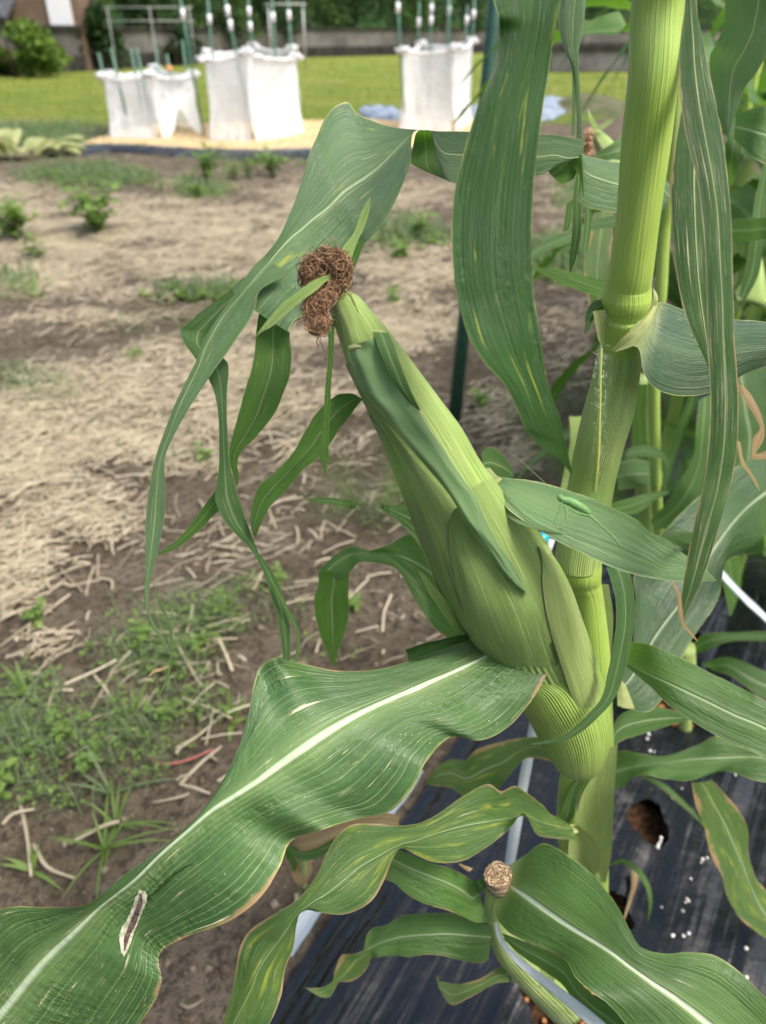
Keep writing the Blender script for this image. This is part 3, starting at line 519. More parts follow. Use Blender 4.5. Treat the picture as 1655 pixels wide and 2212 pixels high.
leaf('leaf_tip', mainp, [(1590,810,1600,830,32),(1600,850,1622,850,32),(1628,895,1643,890,32),(1642,925,1652,925,32),(1628,945,1650,950,32),(1624,975,1634,980,32),(1630,992,1660,972,32),(1690,990,1695,980,32)], M['leaf_brown'], nu=7, wav=.2, seed=55)
leaf('leaf_tip', mainp, [(1590,950,1600,955,32),(1600,1000,1608,995,32),(1618,1025,1624,1020,32),(1632,1048,1638,1045,32),(1640,1060,1641,1061,32)], M['leaf_brown'], nu=5, wav=.2, seed=56)
# --- broken blade at the collar on the right
leaf('leaf', mainp, [(1404,662,1368,706,1322,756,40.2,.4,0),(1418,652,1398,715,1376,752,39.6,.6,-.2),(1440,652,1416,736,1388,800,39.4,.8,-.4),(1478,667,1455,756,1412,838,39.6,1,-.4),(1530,682,1510,768,1472,856,40,1.2,0),(1590,690,1578,760,1545,846,40.6,1,.4),(1655,695,1650,752,1620,804,41.5,.6,.6),(1720,720,1715,760,1700,790,42.5),(1800,800,1800,815,1790,830,44),(1850,900,1849,901,1848,902,45)],
  leafmat('corn_blade_collar', (.024,.060,.026), (.040,.088,.036), pale=(.20,.30,.14), mid=0, veins=34, vs=.7, transl=.15, basep=.020, specks=.2, rough=.25, cross=.3), nu=23, per=7, wav=.03, seed=57)
leaf('leaf_collar', mainp, [(1412,664,1428,654,39.3),(1392,690,1412,690,38.9),(1365,712,1388,722,38.9),(1340,730,1372,742,39.1),(1318,757,1332,758,39.6)], M['collar'], nu=7, wav=.15, cup=-.25, seed=3)
leaf('leaf_collar', mainp, [(1278,672,1306,668,40.3),(1284,700,1304,695,40.6),(1290,730,1302,725,41),(1298,745,1300,745,41.2)], M['collar'], nu=7, cup=-.3)
leaf('leaf', mainp, [(1306,646,1307,668,41.4),(1288,648,1295,680,41),(1275,660,1284,690,40.6),(1266,680,1276,704,40.5),(1264,704,1272,712,40.6),(1262,722,1263,723,40.7)], M['leaf_mid'], nu=7, wav=.05, cup=.1)
leaf('leaf_collar', mainp, [(1404,655,1408,662,40),(1412,640,1422,650,39.8),(1411,622,1420,634,39.9)], M['collar'], nu=5, wav=.1)
# --- narrow blade curving across the ear sheath
leaf('leaf', mainp, [(1310,1226,1355,1222,44.5),(1318,1250,1364,1245,43.8),(1328,1290,1370,1285,43.2),(1331,1340,1371,1340,42.8),(1325,1390,1363,1392,42.5),(1313,1450,1348,1456,42.4),(1300,1505,1326,1512,42.3),(1272,1540,1292,1550,42.2),(1243,1568,1258,1580,42.2),(1220,1586,1227,1597,42.2),(1190,1597,1192,1606,42.3),(1148,1606,1148,1610,42.5)], M['leaf'], nu=11, per=6, wav=.03, seed=58, jag=.03)
# --- right-going blades of the main plant
leaf('leaf', mainp, [(1352,1392,1350,1428,1348,1434,54),(1366,1386,1368,1440,1362,1448,52.5),(1404,1392,1405,1458,1404,1484,51),(1470,1420,1455,1480,1440,1520,49.8,.4,.4),(1537,1453,1535,1518,1500,1562,49,.4,.4),(1600,1485,1590,1545,1568,1600,48.4,.3,.3),(1655,1514,1655,1573,1640,1632,48),(1750,1580,1745,1630,1735,1685,48),(1850,1670,1845,1690,1840,1712,49),(1900,1740,1899,1741,1898,1742,50)], M['leaf_mid'], nu=17, per=6, wav=.03, seed=59)
leaf('leaf', mainp, [(1335,1440,1340,1492,1345,1530,57),(1362,1400,1372,1450,1420,1528,58,0,-.5),(1372,1290,1420,1370,1490,1390,60,.5,.5),(1372,1230,1480,1290,1545,1310,62),(1420,1160,1540,1190,1562,1252,64),(1500,1080,1600,1110,1572,1210,66),(1600,1000,1660,1060,1655,1190,69),(1720,960,1740,1010,1740,1120,72),(1830,980,1831,985,1832,990,75)], leafmat('corn_blade_darkgreen', (.022,.062,.022), (.040,.090,.030), mid=.014, midc=(.30,.38,.24), pale=(.16,.26,.11), dmg=.2, wide=.0, transl=.2, specks=.3, cross=.8), nu=19, per=6, wav=.05, seed=60)  # broad blade of a darker green with a dull midrib
leaf('leaf_collar', mainp, [(1333,1480,1334,1525,56),(1342,1470,1350,1530,55.8),(1352,1480,1372,1532,55.8)], M['collar'], nu=7, wav=.05)
# --- blades to the left, behind the ear
leaf('leaf', mainp, [(1010,1215,1020,1330,1030,1420,52),(955,1150,975,1275,990,1400,53),(905,1150,940,1245,968,1380,54),(868,1158,905,1220,935,1350,55),(840,1175,865,1202,900,1300,55.5,0,-.3),(812,1186,835,1195,860,1232,56,-.2,-.6),(794,1189,800,1192,812,1216,56.3),(770,1180,772,1196,776,1215,56.6),(745,1184,752,1200,760,1232,57),(715,1206,722,1218,738,1252,57.3),(688,1234,700,1244,720,1250,57.6)],
  M['leaf_mid'], nu=15, per=6, wav=.04, seed=61)
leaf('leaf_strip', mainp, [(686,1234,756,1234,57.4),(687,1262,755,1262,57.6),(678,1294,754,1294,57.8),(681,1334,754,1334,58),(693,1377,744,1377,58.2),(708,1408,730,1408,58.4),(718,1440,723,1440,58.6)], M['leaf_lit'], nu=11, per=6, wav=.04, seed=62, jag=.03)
leaf('leaf', mainp, [(940,1085,935,1220,50),(895,1088,895,1165,50.5),(862,1090,862,1128,51),(838,1090,838,1108,51.4),(822,1086,822,1098,51.7),(800,1081,798,1101,52,-.3,.3),(770,1082,768,1100,52.3),(735,1077,735,1094,52.6),(700,1074,698,1088,52.8),(675,1075,675,1085,53),(662,1079,662,1080,53.2)], M['leaf_mid'], nu=9, per=5, wav=.05, seed=63)
leaf('leaf', mainp, [(1262,1580,1262,1640,66),(1210,1590,1212,1655,67),(1184,1593,1190,1646,67),(1141,1592,1135,1640,68),(1092,1600,1090,1690,69),(1030,1618,1070,1706,70),(1005,1642,1010,1722,71),(975,1640,975,1702,72),(945,1655,945,1698,73),(921,1690,922,1694,74)], M['leaf_burn'], nu=13, per=6, wav=.08, seed=64)
leaf('leaf', mainp, [(1318,1640,1322,1690,60),(1334,1550,1330,1612,62),(1404,1526,1387,1586,64),(1480,1540,1470,1560,66),(1530,1545,1531,1547,68)], M['leaf_bg'], nu=9, seed=65)
# --- top right broad pale blade
leaf('leaf', mainp, [(1490,-420,1500,-430,34),(1540,-380,1640,-400,38),(1560,-200,1700,-180,42),(1562,-60,1720,-30,44),(1567,50,1690,60,46),(1550,100,1668,110,47),(1533,130,1640,160,48),(1540,190,1612,195,49),(1555,245,1594,243,50),(1566,290,1576,290,51),(1570,308,1571,308,52)], leafmat('corn_blade_glossy', (.10,.185,.10), (.14,.235,.13), mid=.012, rough=.32, transl=.3, specks=.2, wide=.1), nu=15, per=6, wav=.05, seed=66, cup=.15)
# ================================================================ SETTING: ground, lawn, wall, hedge
ZS = [(-40,450,180,70,1),(120,520,250,55,1),(60,600,200,45,.9),(330,470,250,45,.9),(560,500,260,60,1),(480,560,260,50,.9),(250,640,140,22,.5),(830,420,200,45,.7),(900,580,170,60,.8),(700,440,150,70,.8),(450,395,160,30,.4),
      (200,690,220,20,.45),(420,800,210,65,.85),(250,850,220,60,1),(80,930,200,80,1),(40,1050,200,70,1),(640,720,160,60,.6),(850,700,160,70,.8),(620,860,220,60,.6),(500,900,160,60,.7),(300,950,180,60,.8),(180,1120,170,60,.55),(20,1180,110,110,.7),(30,1300,80,60,.6),(120,1400,90,45,.35),(700,960,160,50,.35),(430,1010,120,40,.35),(1230,720,110,170,.32),(1210,420,80,120,.4),(1080,880,90,80,.5),(1100,1000,70,60,.45)]
ZG = [(180,380,150,28,.9),(430,410,90,30,.6),(30,270,190,38,1.4),(130,310,90,20,1.),(330,700,170,50,.4),(120,850,120,60,.6),(30,830,70,70,.6),(430,640,100,40,.4),(860,510,120,40,.6),(400,1340,170,50,.9),(330,1420,140,60,.9),(250,1600,170,110,.7),(70,1600,130,150,.85),(120,1720,120,70,.6),(420,1530,90,60,.6),(560,1280,90,30,.5),(640,1330,80,40,.35),(900,1060,80,35,.5),(780,1120,120,40,.4),(1250,240,90,30,.7),(700,1420,120,60,.3),(20,620,100,40,.4),(1220,560,110,60,.7),(1200,860,100,60,.6),(1260,420,80,60,.6),(560,350,200,16,.3),(880,520,120,30,.6),(230,390,120,20,.8),(440,640,160,30,.5)]
def zone(u, v, Z):
    w = np.zeros_like(u)
    for a, b, ra, rb, s in Z: w = np.maximum(w, s * np.exp(-(((u - a) / ra) ** 2 + ((v - b) / rb) ** 2) * 1.2))
    return w
fe0, fe1 = G(581, 2212)[:2], G(978, 1636)[:2]
RD = (fe1 - fe0) / np.linalg.norm(fe1 - fe0); RN = np.array((RD[1], -RD[0]))        # row direction and its right-hand normal
def lawn_y(x): return np.interp(x, [-30, -9.5, -4, 0, 2.2, 4, 30], [8.6, 9.2, 9.8, 9.9, 10.0, 12.5, 14])
def WY(x): return 21.4 + (x + 9.5) * (37.2 - 21.4) / 6.0 if x < -3.5 else 37.2 + (x + 3.5) * .9
def gh(x, y):
    p = Vector((x, y, 0)); dist = math.hypot(x, y); s = 1 if y < lawn_y(x) else .25
    h = .016 * mn.noise(p * 3.1) * s + .009 * mn.noise(p * 11) * s + (.0045 * mn.noise(p * 34) + .002 * mn.noise(p * 90)) * (1 if dist < 3 else .3)
    side = (x - fe0[0]) * RN[0] + (y - fe0[1]) * RN[1]
    if side > -.12: h = h * .2 - .012 * min(1, (side + .12) / .1)
    return h - .004
nx, ny = 330, 430
tx = np.linspace(-1, 1, nx); xs = np.sign(tx) * (np.abs(tx) ** 2.6) * 70 + tx * 4
ty = np.linspace(0, 1, ny); ys = -1.5 + 3.3 * ty + 5 * ty ** 2 + 16 * ty ** 4 + 90 * ty ** 9
X, Y = np.meshgrid(xs, ys); Z = np.array([[gh(x, y) for x in xs] for y in ys])
gp = np.stack([X, Y, Z], -1).reshape(-1, 3); gu, gv, gd = proj(gp); gu = np.where(gd > .1, gu, 5000); gv = np.where(gd > .1, gv, 5000)
zc = np.stack([zone(gu, gv, ZS), np.minimum(zone(gu, gv, ZG), 1), (gp[:, 1] > np.array([lawn_y(x) for x in gp[:, 0]]))], -1)
k = NT('field_soil'); p = k.pos(); ca = k.n('ShaderNodeVertexColor', layer_name='zone'); sp_ = k.n('ShaderNodeSeparateColor'); k.t.links.new(ca.outputs[0], sp_.inputs[0])
zr, zg, zb = sp_.outputs
n1 = k.noise(p, 6, 5, .65); n2 = k.noise(p, 60, 5, .7); n3 = k.noise(p, 260, 3, .6)
soil = k.mix(k.ss(n1, .35, .65), (.145, .112, .074), (.26, .213, .152)); soil = k.mix(k.math('MULTIPLY', k.ss(n2, .44, .62), .72), soil, (.05, .040, .032))
soil = k.mix(k.ss(n3, .63, .70), soil, (.36, .31, .24))
straw = k.mix(k.ss(n3, .4, .62), (.12, .09, .06), (.40, .34, .25))
col = k.mix(k.math('MULTIPLY', k.ss(k.math('ADD', zr, k.math('MULTIPLY', k.math('SUBTRACT', n2, .5), .8)), .35, .6), .45), soil, straw)
col = k.mix(k.math('MULTIPLY', k.ss(k.math('ADD', zg, k.math('MULTIPLY', k.math('SUBTRACT', n2, .5), 1.)), .5, .8), .5), col, (.09, .13, .04))
ln = k.noise(p, .7, 4, .6); ln2 = k.noise(p, 9, 4, .7)
lawn = k.mix(k.ss(ln, .35, .68), (.17, .225, .035), (.27, .29, .065)); lawn = k.mix(k.math('MULTIPLY', k.ss(ln2, .4, .7), .4), lawn, (.10, .17, .025))
lawn = k.mix(k.math('MULTIPLY', k.ss(k.noise(p, .35, 3), .62, .72), .7), lawn, (.28, .23, .12))
col = k.mix(zb, col, lawn)
hh = k.math('ADD', n2, k.math('MULTIPLY', n3, .5))
gm = k.bsdf(col, .9, .15, k.bump(hh, 1., .03))
mesh('ground', gp, grid_faces(ny, nx), gm, None, kind='structure', col=zc)
# backdrop hill far behind so no bare horizon shows
mb = MB(); 
hill = []
for i in range(61):
    x = -110 + i * 220 / 60; hgt = 6 + 3 * nz(x * .05, 2.); yb = 75
    hill += [(x, yb, -.5), (x, yb + 6, hgt * .6), (x, yb + 16, hgt)]
mesh('hill', hill, grid_faces(61, 3), simple('wooded_slope', (.008, .022, .008), (.03, .065, .015), .8, .9, .1, .8, .5), kind='structure')

# lawn blades and ground cover as stuff
def blades(name, pts, hts, wids, mat, seed, label, cat, lean=.5, segs=2, kind='stuff', parent=None):
    rg = np.random.default_rng(seed); n = len(pts); az = rg.uniform(0, 2 * np.pi, n); ln = rg.uniform(.1, lean, n)
    side = np.stack([np.cos(az), np.sin(az), np.zeros(n)], 1); fw = np.stack([-np.sin(az), np.cos(az), np.zeros(n)], 1)
    V = []; hts = np.asarray(hts)[:, None]; wids = np.asarray(wids)[:, None]; ln = ln[:, None]
    p0 = np.asarray(pts); up = np.array((0, 0, 1.))
    mid = p0 + up * hts * .6 + fw * hts * ln * .3; tip = p0 + up * hts * (1 - ln * .35) + fw * hts * ln
    V = np.stack([p0 - side * wids / 2, p0 + side * wids / 2, mid - side * wids * .45, mid + side * wids * .45, tip], 1).reshape(-1, 3)
    F = []
    for i in range(n):
        b = i * 5; F += [(b, b + 1, b + 3, b + 2), (b + 2, b + 3, b + 4)]
    return mesh(name, V, F, mat, parent, label=label, cat=cat, kind=kind, smooth=False)
def grassmat(name, c1, c2, tc): 
    k = NT(name); g = k.n('ShaderNodeNewGeometry'); n = k.noise(g.outputs['Position'], 14, 3); r = g.outputs['Random Per Island']
    return k.bsdf(k.mix(k.math('MULTIPLY', k.math('ADD', n, r), .5), c1, c2), .5, .4, None, .4, tc)
M['lawn'] = grassmat('lawn_grass', (.15, .22, .025), (.32, .35, .07), (.32, .42, .07))
M['weed'] = grassmat('weed_green', (.085, .17, .035), (.22, .31, .08), (.28, .48, .06))
M['weed_grey'] = grassmat('weed_greygreen', (.10, .16, .08), (.22, .27, .15), (.25, .38, .12))
M['strawm'] = grassmat('rice_straw', (.17, .13, .08), (.82, .74, .55), (.5, .42, .26))
rg = np.random.default_rng(5)
n = 26000; x = rg.uniform(-14, 16, n); y = 9 + rg.random(n) ** 1.7 * 26
pts = np.stack([x, y, np.zeros(n) - .003], 1); keep = (y > np.array([lawn_y(q) for q in x]) + .05) & (y < np.array([WY(q) for q in x]) - .6); pts = pts[keep]
blades('lawn_grass', pts, rg.uniform(.04, .10, len(pts)), rg.uniform(.008, .02, len(pts)), M['lawn'], 1, 'short yellow-green lawn grass covering the field up to the wall', 'grass', .8)
def sample_zone(Z, n, seed, thr=.0):
    """points on the soil, denser where the zone weight is high, even per photo area"""
    rg = np.random.default_rng(seed); out = []
    while sum(len(o) for o in out) < n:
        m = 40000; y = .25 + rg.random(m) ** 2.2 * 11; x = rg.uniform(-1, 1, m) * (.75 * y + .7)
        u, v, d = proj(np.stack([x, y, np.zeros(m)], 1)); w = zone(u, v, Z); 
        side = (x - fe0[0]) * RN[0] + (y - fe0[1]) * RN[1]
        cl = np.array([.5 + .9 * nz(a * 5, b * 5) for a, b in zip(x, y)])
        kk = (rg.random(m) < np.clip((w - .15) * 1.2, 0, 1) * np.clip(cl + .15, .08, 1)) & (side < -.02) & (y < np.array([lawn_y(q) for q in x]) + .1)
        out.append(np.stack([x[kk], y[kk]], 1))
    return np.concatenate(out)[:n]
# straw mulch
sp = np.concatenate([sample_zone(ZS, 33000, 3), sample_zone([(400, 900, 900, 900, .45)], 2600, 33)]); rg = np.random.default_rng(8); V = []; F = []
for i, (x, y) in enumerate(sp):
    dist = math.hypot(x, y); L = (.008 + .034 * rg.random() ** 1.3 + (.03 * rg.random() if rg.random() < .12 else 0)) * (1.0 if dist < 3 else 1.3); w = .0006 + .0018 * rg.random() ** 1.4 * (1 if dist < 3 else 1.5)
    az = rg.uniform(0, math.pi) if rg.random() < .5 else rg.normal(.5, .5); tl = rg.normal(0, .16); z0 = gh(x, y) + .003 + rg.random() * .020
    dx, dy = math.cos(az) * L, math.sin(az) * L; sx, sy = -math.sin(az) * w, math.cos(az) * w; bz = L * tl
    b = len(V); kx = rg.normal(0, .08) * L
    V += [(x - dx - sx, y - dy - sy, z0 - bz), (x - dx + sx, y - dy + sy, z0 - bz + .001), (x - sx + kx, y - sy, z0 + .003), (x + sx + kx, y + sy, z0 + .004), (x + dx - sx, y + dy - sy, z0 + bz), (x + dx + sx, y + dy + sy, z0 + bz + .001)]
    F += [(b, b + 1, b + 3, b + 2), (b + 2, b + 3, b + 5, b + 4)]
mesh('straw_mulch', V, F, M['strawm'], None, kind='stuff', label='pale rice straw scattered over the brown soil', cat='straw', smooth=False)
rgc = np.random.default_rng(66); nC = 9500; yy = .25 + rgc.random(nC) ** 1.7 * 5; xx = rgc.uniform(-1, 1, nC) * (.75 * yy + .7); V = []; F = []
ico = [(1,0,0),(-1,0,0),(0,1,0),(0,-1,0),(0,0,1),(0,0,-1)]; icf = [(0,2,4),(2,1,4),(1,3,4),(3,0,4),(2,0,5),(1,2,5),(3,1,5),(0,3,5)]
for x, y in zip(xx, yy):
    if (x - fe0[0]) * RN[0] + (y - fe0[1]) * RN[1] > -.03 or nz(x * 3, y * 3, 5.) < -.12: continue
    r_ = (.0015 + .0075 * rgc.random() ** 3) * (1 + .25 * y); z0 = gh(x, y); b = len(V)
    V += [(x + a * r_ * rgc.uniform(.6, 1.3), y + b_ * r_ * rgc.uniform(.6, 1.3), z0 + c * r_ * rgc.uniform(.4, .9)) for a, b_, c in ico]; F += [tuple(i + b for i in f) for f in icf]
mesh('soil_crumbs', V, F, simple('soil_crumb', (.09, .068, .048), (.25, .205, .155), 40, .95, .1, .8, .004), None, kind='stuff', label='loose crumbs and clods of grey-brown soil', cat='soil')
# low weeds (ground cover)
gpz = sample_zone(ZG, 14000, 4); far = gpz[:, 1] > 3
pts = np.stack([gpz[:, 0], gpz[:, 1], np.array([gh(a, b) for a, b in gpz])], 1); rg = np.random.default_rng(12)
blades('grass_cover', pts[:9500], rg.uniform(.012, .075, 9500) * np.where(far[:9500], 1.8, 1), rg.uniform(.0008, .0022, 9500) * np.where(far[:9500], 4, 1), M['weed_grey'], 2, 'low greyish green weeds growing in patches over the soil', 'weeds', 1.2)
q = pts[9500:]; V = []; F = []
for i, p_ in enumerate(q):
    s = rg.uniform(.0022, .0055) * (4.2 if p_[1] > 3 else 1)
    c = p_ + np.array((0, 0, rg.uniform(.004, .03)))
    for a in range(4):
        th = rg.uniform(0, 6.28); d = np.array((math.cos(th), math.sin(th), rg.uniform(-.1, .6))) * s * 1.6; sd = np.array((-math.sin(th), math.cos(th), 0)) * s * .55
        b = len(V); V += [c, c + d * .5 - sd, c + d, c + d * .5 + sd]; F.append((b, b + 1, b + 2, b + 3))
mesh('weed_cover', V, F, M['weed'], None, kind='stuff', label='small round-leaved weeds covering the soil in green mats', cat='weeds', smooth=False)

# ---- concrete wall, hedge bushes
k = NT('stained_concrete'); p = k.pos(); xyz = k.n('ShaderNodeSeparateXYZ'); k.t.links.new(p, xyz.inputs[0])
n1 = k.noise(p, .8, 5, .6); n2 = k.noise(k.xyz(k.math('MULTIPLY', xyz.outputs[0], 2.5), xyz.outputs[1], k.math('MULTIPLY', xyz.outputs[2], .5)), 1., 4, .6)
cm = k.mix(k.ss(n1, .3, .7), (.075, .072, .068), (.165, .155, .145)); cm = k.mix(k.math('MULTIPLY', k.ss(n2, .5, .7), .6), cm, (.045, .045, .04))
M['concrete'] = k.bsdf(cm, .9, .2, k.bump(n2, .3, .02))
M['darkbase'] = simple('dark_footing', (.02, .02, .02), (.055, .05, .045), 3, .95, .1, .6, .05)
def wall(name, pts, z0, z1, th, mat, label, parts=True):
    r = empty(name, (pts[0][0], pts[0][1], 0), label, 'wall')
    for nm, a, b, t, mt in (('wall_panel', z0, z1, th, mat), ('wall_footing', -.05, z0 + .002, th + .35, M['darkbase'])):
        V = []; 
        for (x, y) in pts: V += [(x, y - t / 2, a), (x, y - t / 2, b), (x, y + t / 2, b), (x, y + t / 2, a)]
        mesh(nm, V, grid_faces(len(pts), 4, True) + [(0, 1, 2, 3)], mt, r, smooth=False)
    mb = MB()
    for (x, y), (x2, y2) in zip(pts[:-1], pts[1:]):
        az = math.atan2(y2 - y, x2 - x); mb.box(((x + x2) / 2, (y + y2) / 2, z1 + .04), (math.hypot(x2 - x, y2 - y), th + .08, .08), 0, az)
    mb.build('wall_coping', M['darkbase'], r)
    return r
wall('boundary_wall', [(x, WY(x) + .2) for x in (-24, -16, -9.5, -6.5, -3.5, 2, 8, 16, 30)], .38, 1.0, .2, M['concrete'], 'long stained grey concrete wall along the back of the lawn')
wall('boundary_wall', [G(1185, 155)[:2], G(1360, 155)[:2], G(1500, 152)[:2]], .02, .50, .25, simple('pale_concrete', (.13, .125, .12), (.21, .20, .19), 2, .9, .2, .3, .01), 'short low grey wall segment standing behind the mound on the right')
def leafcloud(n, fn, seed, s0, s1):
    rg = np.random.default_rng(seed); V = np.zeros((n, 4, 3)); 
    for i in range(n):
        c = fn(rg); s = rg.uniform(s0, s1); a = rg.normal(size=3); a /= np.linalg.norm(a); b = np.cross(a, rg.normal(size=3)); b /= np.linalg.norm(b)
        V[i] = [c - a * s, c - b * s * .5, c + a * s, c + b * s * .5]
    return V.reshape(-1, 3), [(4 * i, 4 * i + 1, 4 * i + 2, 4 * i + 3) for i in range(n)]
def folmat(name, c1, c2):
    k = NT(name); g = k.n('ShaderNodeNewGeometry'); n = k.noise(g.outputs['Position'], 2.2, 3); 
    f = k.math('ADD', k.math('MULTIPLY', n, .7), k.math('MULTIPLY', g.outputs['Random Per Island'], .5)); return k.bsdf(k.mix(k.ss(f, .35, .9), c1, c2), .6, .3, None, .25, c2)
F_D = folmat('foliage_dark', (.007, .022, .006), (.030, .072, .014)); F_L = folmat('foliage_light', (.05, .11, .015), (.17, .27, .04)); F_M = folmat('foliage_medium', (.015, .045, .010), (.075, .15, .025))
M['bark'] = simple('bark', (.05, .038, .028), (.10, .08, .06), 12, .9, .1, .6, .02)
def bush(x, y, w, hgt, z0, mat, seed, label, n=1500, trunk=.35, cat='tree', name='hedge_tree', trunk_r=.06):
    r = empty(name, (x, y, 0), label, cat, None)
    rs = random.Random(seed); lobes = [(rs.uniform(-.7, .7) * w, rs.uniform(-.4, .4) * w, z0 + rs.uniform(.15, .85) * hgt, rs.uniform(.22, .42)) for _ in range(11)]
    def fn(rg):
        L = lobes[rg.integers(len(lobes))]; d = rg.normal(size=3); d /= np.linalg.norm(d); q = rg.random() ** .4
        return np.array((x + L[0] + d[0] * L[3] * w * q, y + L[1] + d[1] * L[3] * w * q, max(z0 * .8, L[2] + d[2] * L[3] * hgt * .8 * q)))
    V, F = leafcloud(n, fn, seed, .05, .13); mesh('crown', V, F, mat, r, smooth=False)
    mb = MB(); V, F = wtube([(x, y, -.05), (x + .05, y, z0 + .3 * hgt), (x - .05, y, z0 + .8 * hgt)], [trunk_r, trunk_r * .7, .02], 7, 3); mb.add(V, F)
    for i in range(5):
        L = lobes[i]; V, F = wtube([(x, y, z0 * .6 + .2 * hgt), (x + L[0] * .5, y + L[1] * .5, (z0 + L[2]) / 2 + .1), (x + L[0], y + L[1], L[2])], [trunk_r * .5, .012], 5, 3); mb.add(V, F)
    mb.build('trunk', M['bark'], r, smooth=True)
def at(u, yoff=0, Yv=None):
    """world x,y on the wall line under photo column u"""
    k_ = (u - CU) / FPX; lo, hi = 5., 90.
    for _ in range(50):
        m = (lo + hi) / 2; x = k_ * (m * CP + (H - .5) * SP); 
        if m < WY(x): lo = m
        else: hi = m
    return k_ * (lo * CP + (H - .5) * SP), lo + yoff
TR = [(75,-1.6,1.5,1.02,.10,F_L,'bright yellow-green bush bulging over the wall at the far left',3200),(-60,-.8,1.2,1.3,.1,F_M,'mid green bush at the left edge in front of the wall',1600),(172,.9,1.1,1.2,.5,F_M,'green bush behind the bright bush beside the house',1500),
      (235,-.9,1.0,1.5,.10,F_D,'dark slender tree hanging down in front of the wall left of the pipe frame',1800),(330,.8,1.5,1.9,.5,F_D,'dark tree directly behind the left end of the pipe frame',2200),(385,-.6,1.0,.8,.25,F_D,'low shrub tumbling over the wall below the pipe frame',1100),(450,1.2,1.6,2.2,.6,F_M,'leafy tree above the tagged stakes of the middle net cage',2200),
      (560,1.5,1.8,2.2,.8,F_D,'dark dense tree behind the middle net cage',2200),(660,1.3,1.8,2.1,.9,F_M,'broad mid green tree between the middle and right net cages',2200),(760,1.5,2.0,2.4,.9,F_D,'shady dark tree left of the tall tagged stake',2200),(860,1.3,2.0,2.4,.9,F_M,'leafy tree behind the stakes of the right net cage',2200),
      (960,1.5,2.2,2.5,.9,F_D,'dark tree directly above the right net cage',2200),(1080,1.5,2.4,2.6,1.0,F_D,'dark tree behind the hanging corn blade',2200),(1220,1.5,2.6,2.7,1.0,F_D,'dark tree seen between the two hanging corn blades',2200),(1360,1.5,3,3,1.,F_D,'dark tree hidden mostly by the thick corn stalk',1200),(1560,1.5,3.4,3,1.,F_M,'distant tree behind the corn at the right edge',1200)]
for i, (u, yo, w, hg, z0, mt, lb, n) in enumerate(TR):
    x, y = at(u, yo); bush(x, y, w * (1.0 if u > 300 else .9), hg, z0, mt, 40 + i, lb, n, trunk_r=.13 if u in (330,) else .06)
for u, yo, z in ((20, -.1, .35), (180, -.15, .5), (300, -.2, .5), (480, -.2, .55), (620, -.2, .7)):
    pass
# house beyond the bushes
hx, hy = at(96, 1.4); hr = empty('house', (hx, hy, 0), 'brown house with dark tiled roof and white panel at the upper left', 'house')
mb = MB(); mb.box((hx - .55, hy + 1, 1.3), (2.4, 2, 2.6)); mb.build('wall', simple('brown_wall', (.16, .11, .075), (.20, .14, .10), 3, .8, .2, .1, .01), hr)
mb = MB(); mb.box((hx + .12, hy - .05, 1.40), (.62, .06, 1.3)); mb.build('white_panel', M['tagwhite'], hr)
mb = MB(); mb.box((hx - 1.9, hy - .2, 1.55), (1.7, 1.6, .12), 0, 0, R(24)); mb.box((hx - 2.0, hy + .4, 1.85), (1.7, 1.2, .12), 0, 0, R(24))
for i in range(9): mb.box((hx - 2.7 + i * .19, hy - .22, 1.60), (.06, 1.5, .12), 0, 0, R(24))
mb.build('roof', simple('grey_roof_tile', (.045, .05, .06), (.13, .14, .16), 14, .5, .4, .3, .02), hr)
# pipe frames
M['pipe'] = simple('galvanised_pipe', (.42, .43, .43), (.55, .56, .56), 20, .4, .6, .05, .001)
def frame(name, us, Y, zs, label, rails, r=.03):
    xs_ = [ (u - CU) / FPX * (Y * CP + .3 * SP) for u in us]; fr = empty(name, (xs_[0], Y, 0), label, 'pipe frame')
    for x in xs_: V, F = wtube([(x, Y, -.02), (x, Y, zs)], r, 8); mesh('post', V, F, M['pipe'], fr)
    for z in rails: V, F = wtube([(xs_[0] - .1, Y - .04, z), (xs_[-1] + .1, Y - .04, z)], r * .8, 8); mesh('rail', V, F, M['pipe'], fr)
frame('pipe_frame', (245, 335, 418), 20.5, 1.42, 'galvanised pipe frame with two rails before the trees at the left', (1.14, 1.40), .009)
frame('pipe_frame', (585, 658), 26, 1.62, 'small pipe frame at the top above the middle net cage', (1.60,), .025)

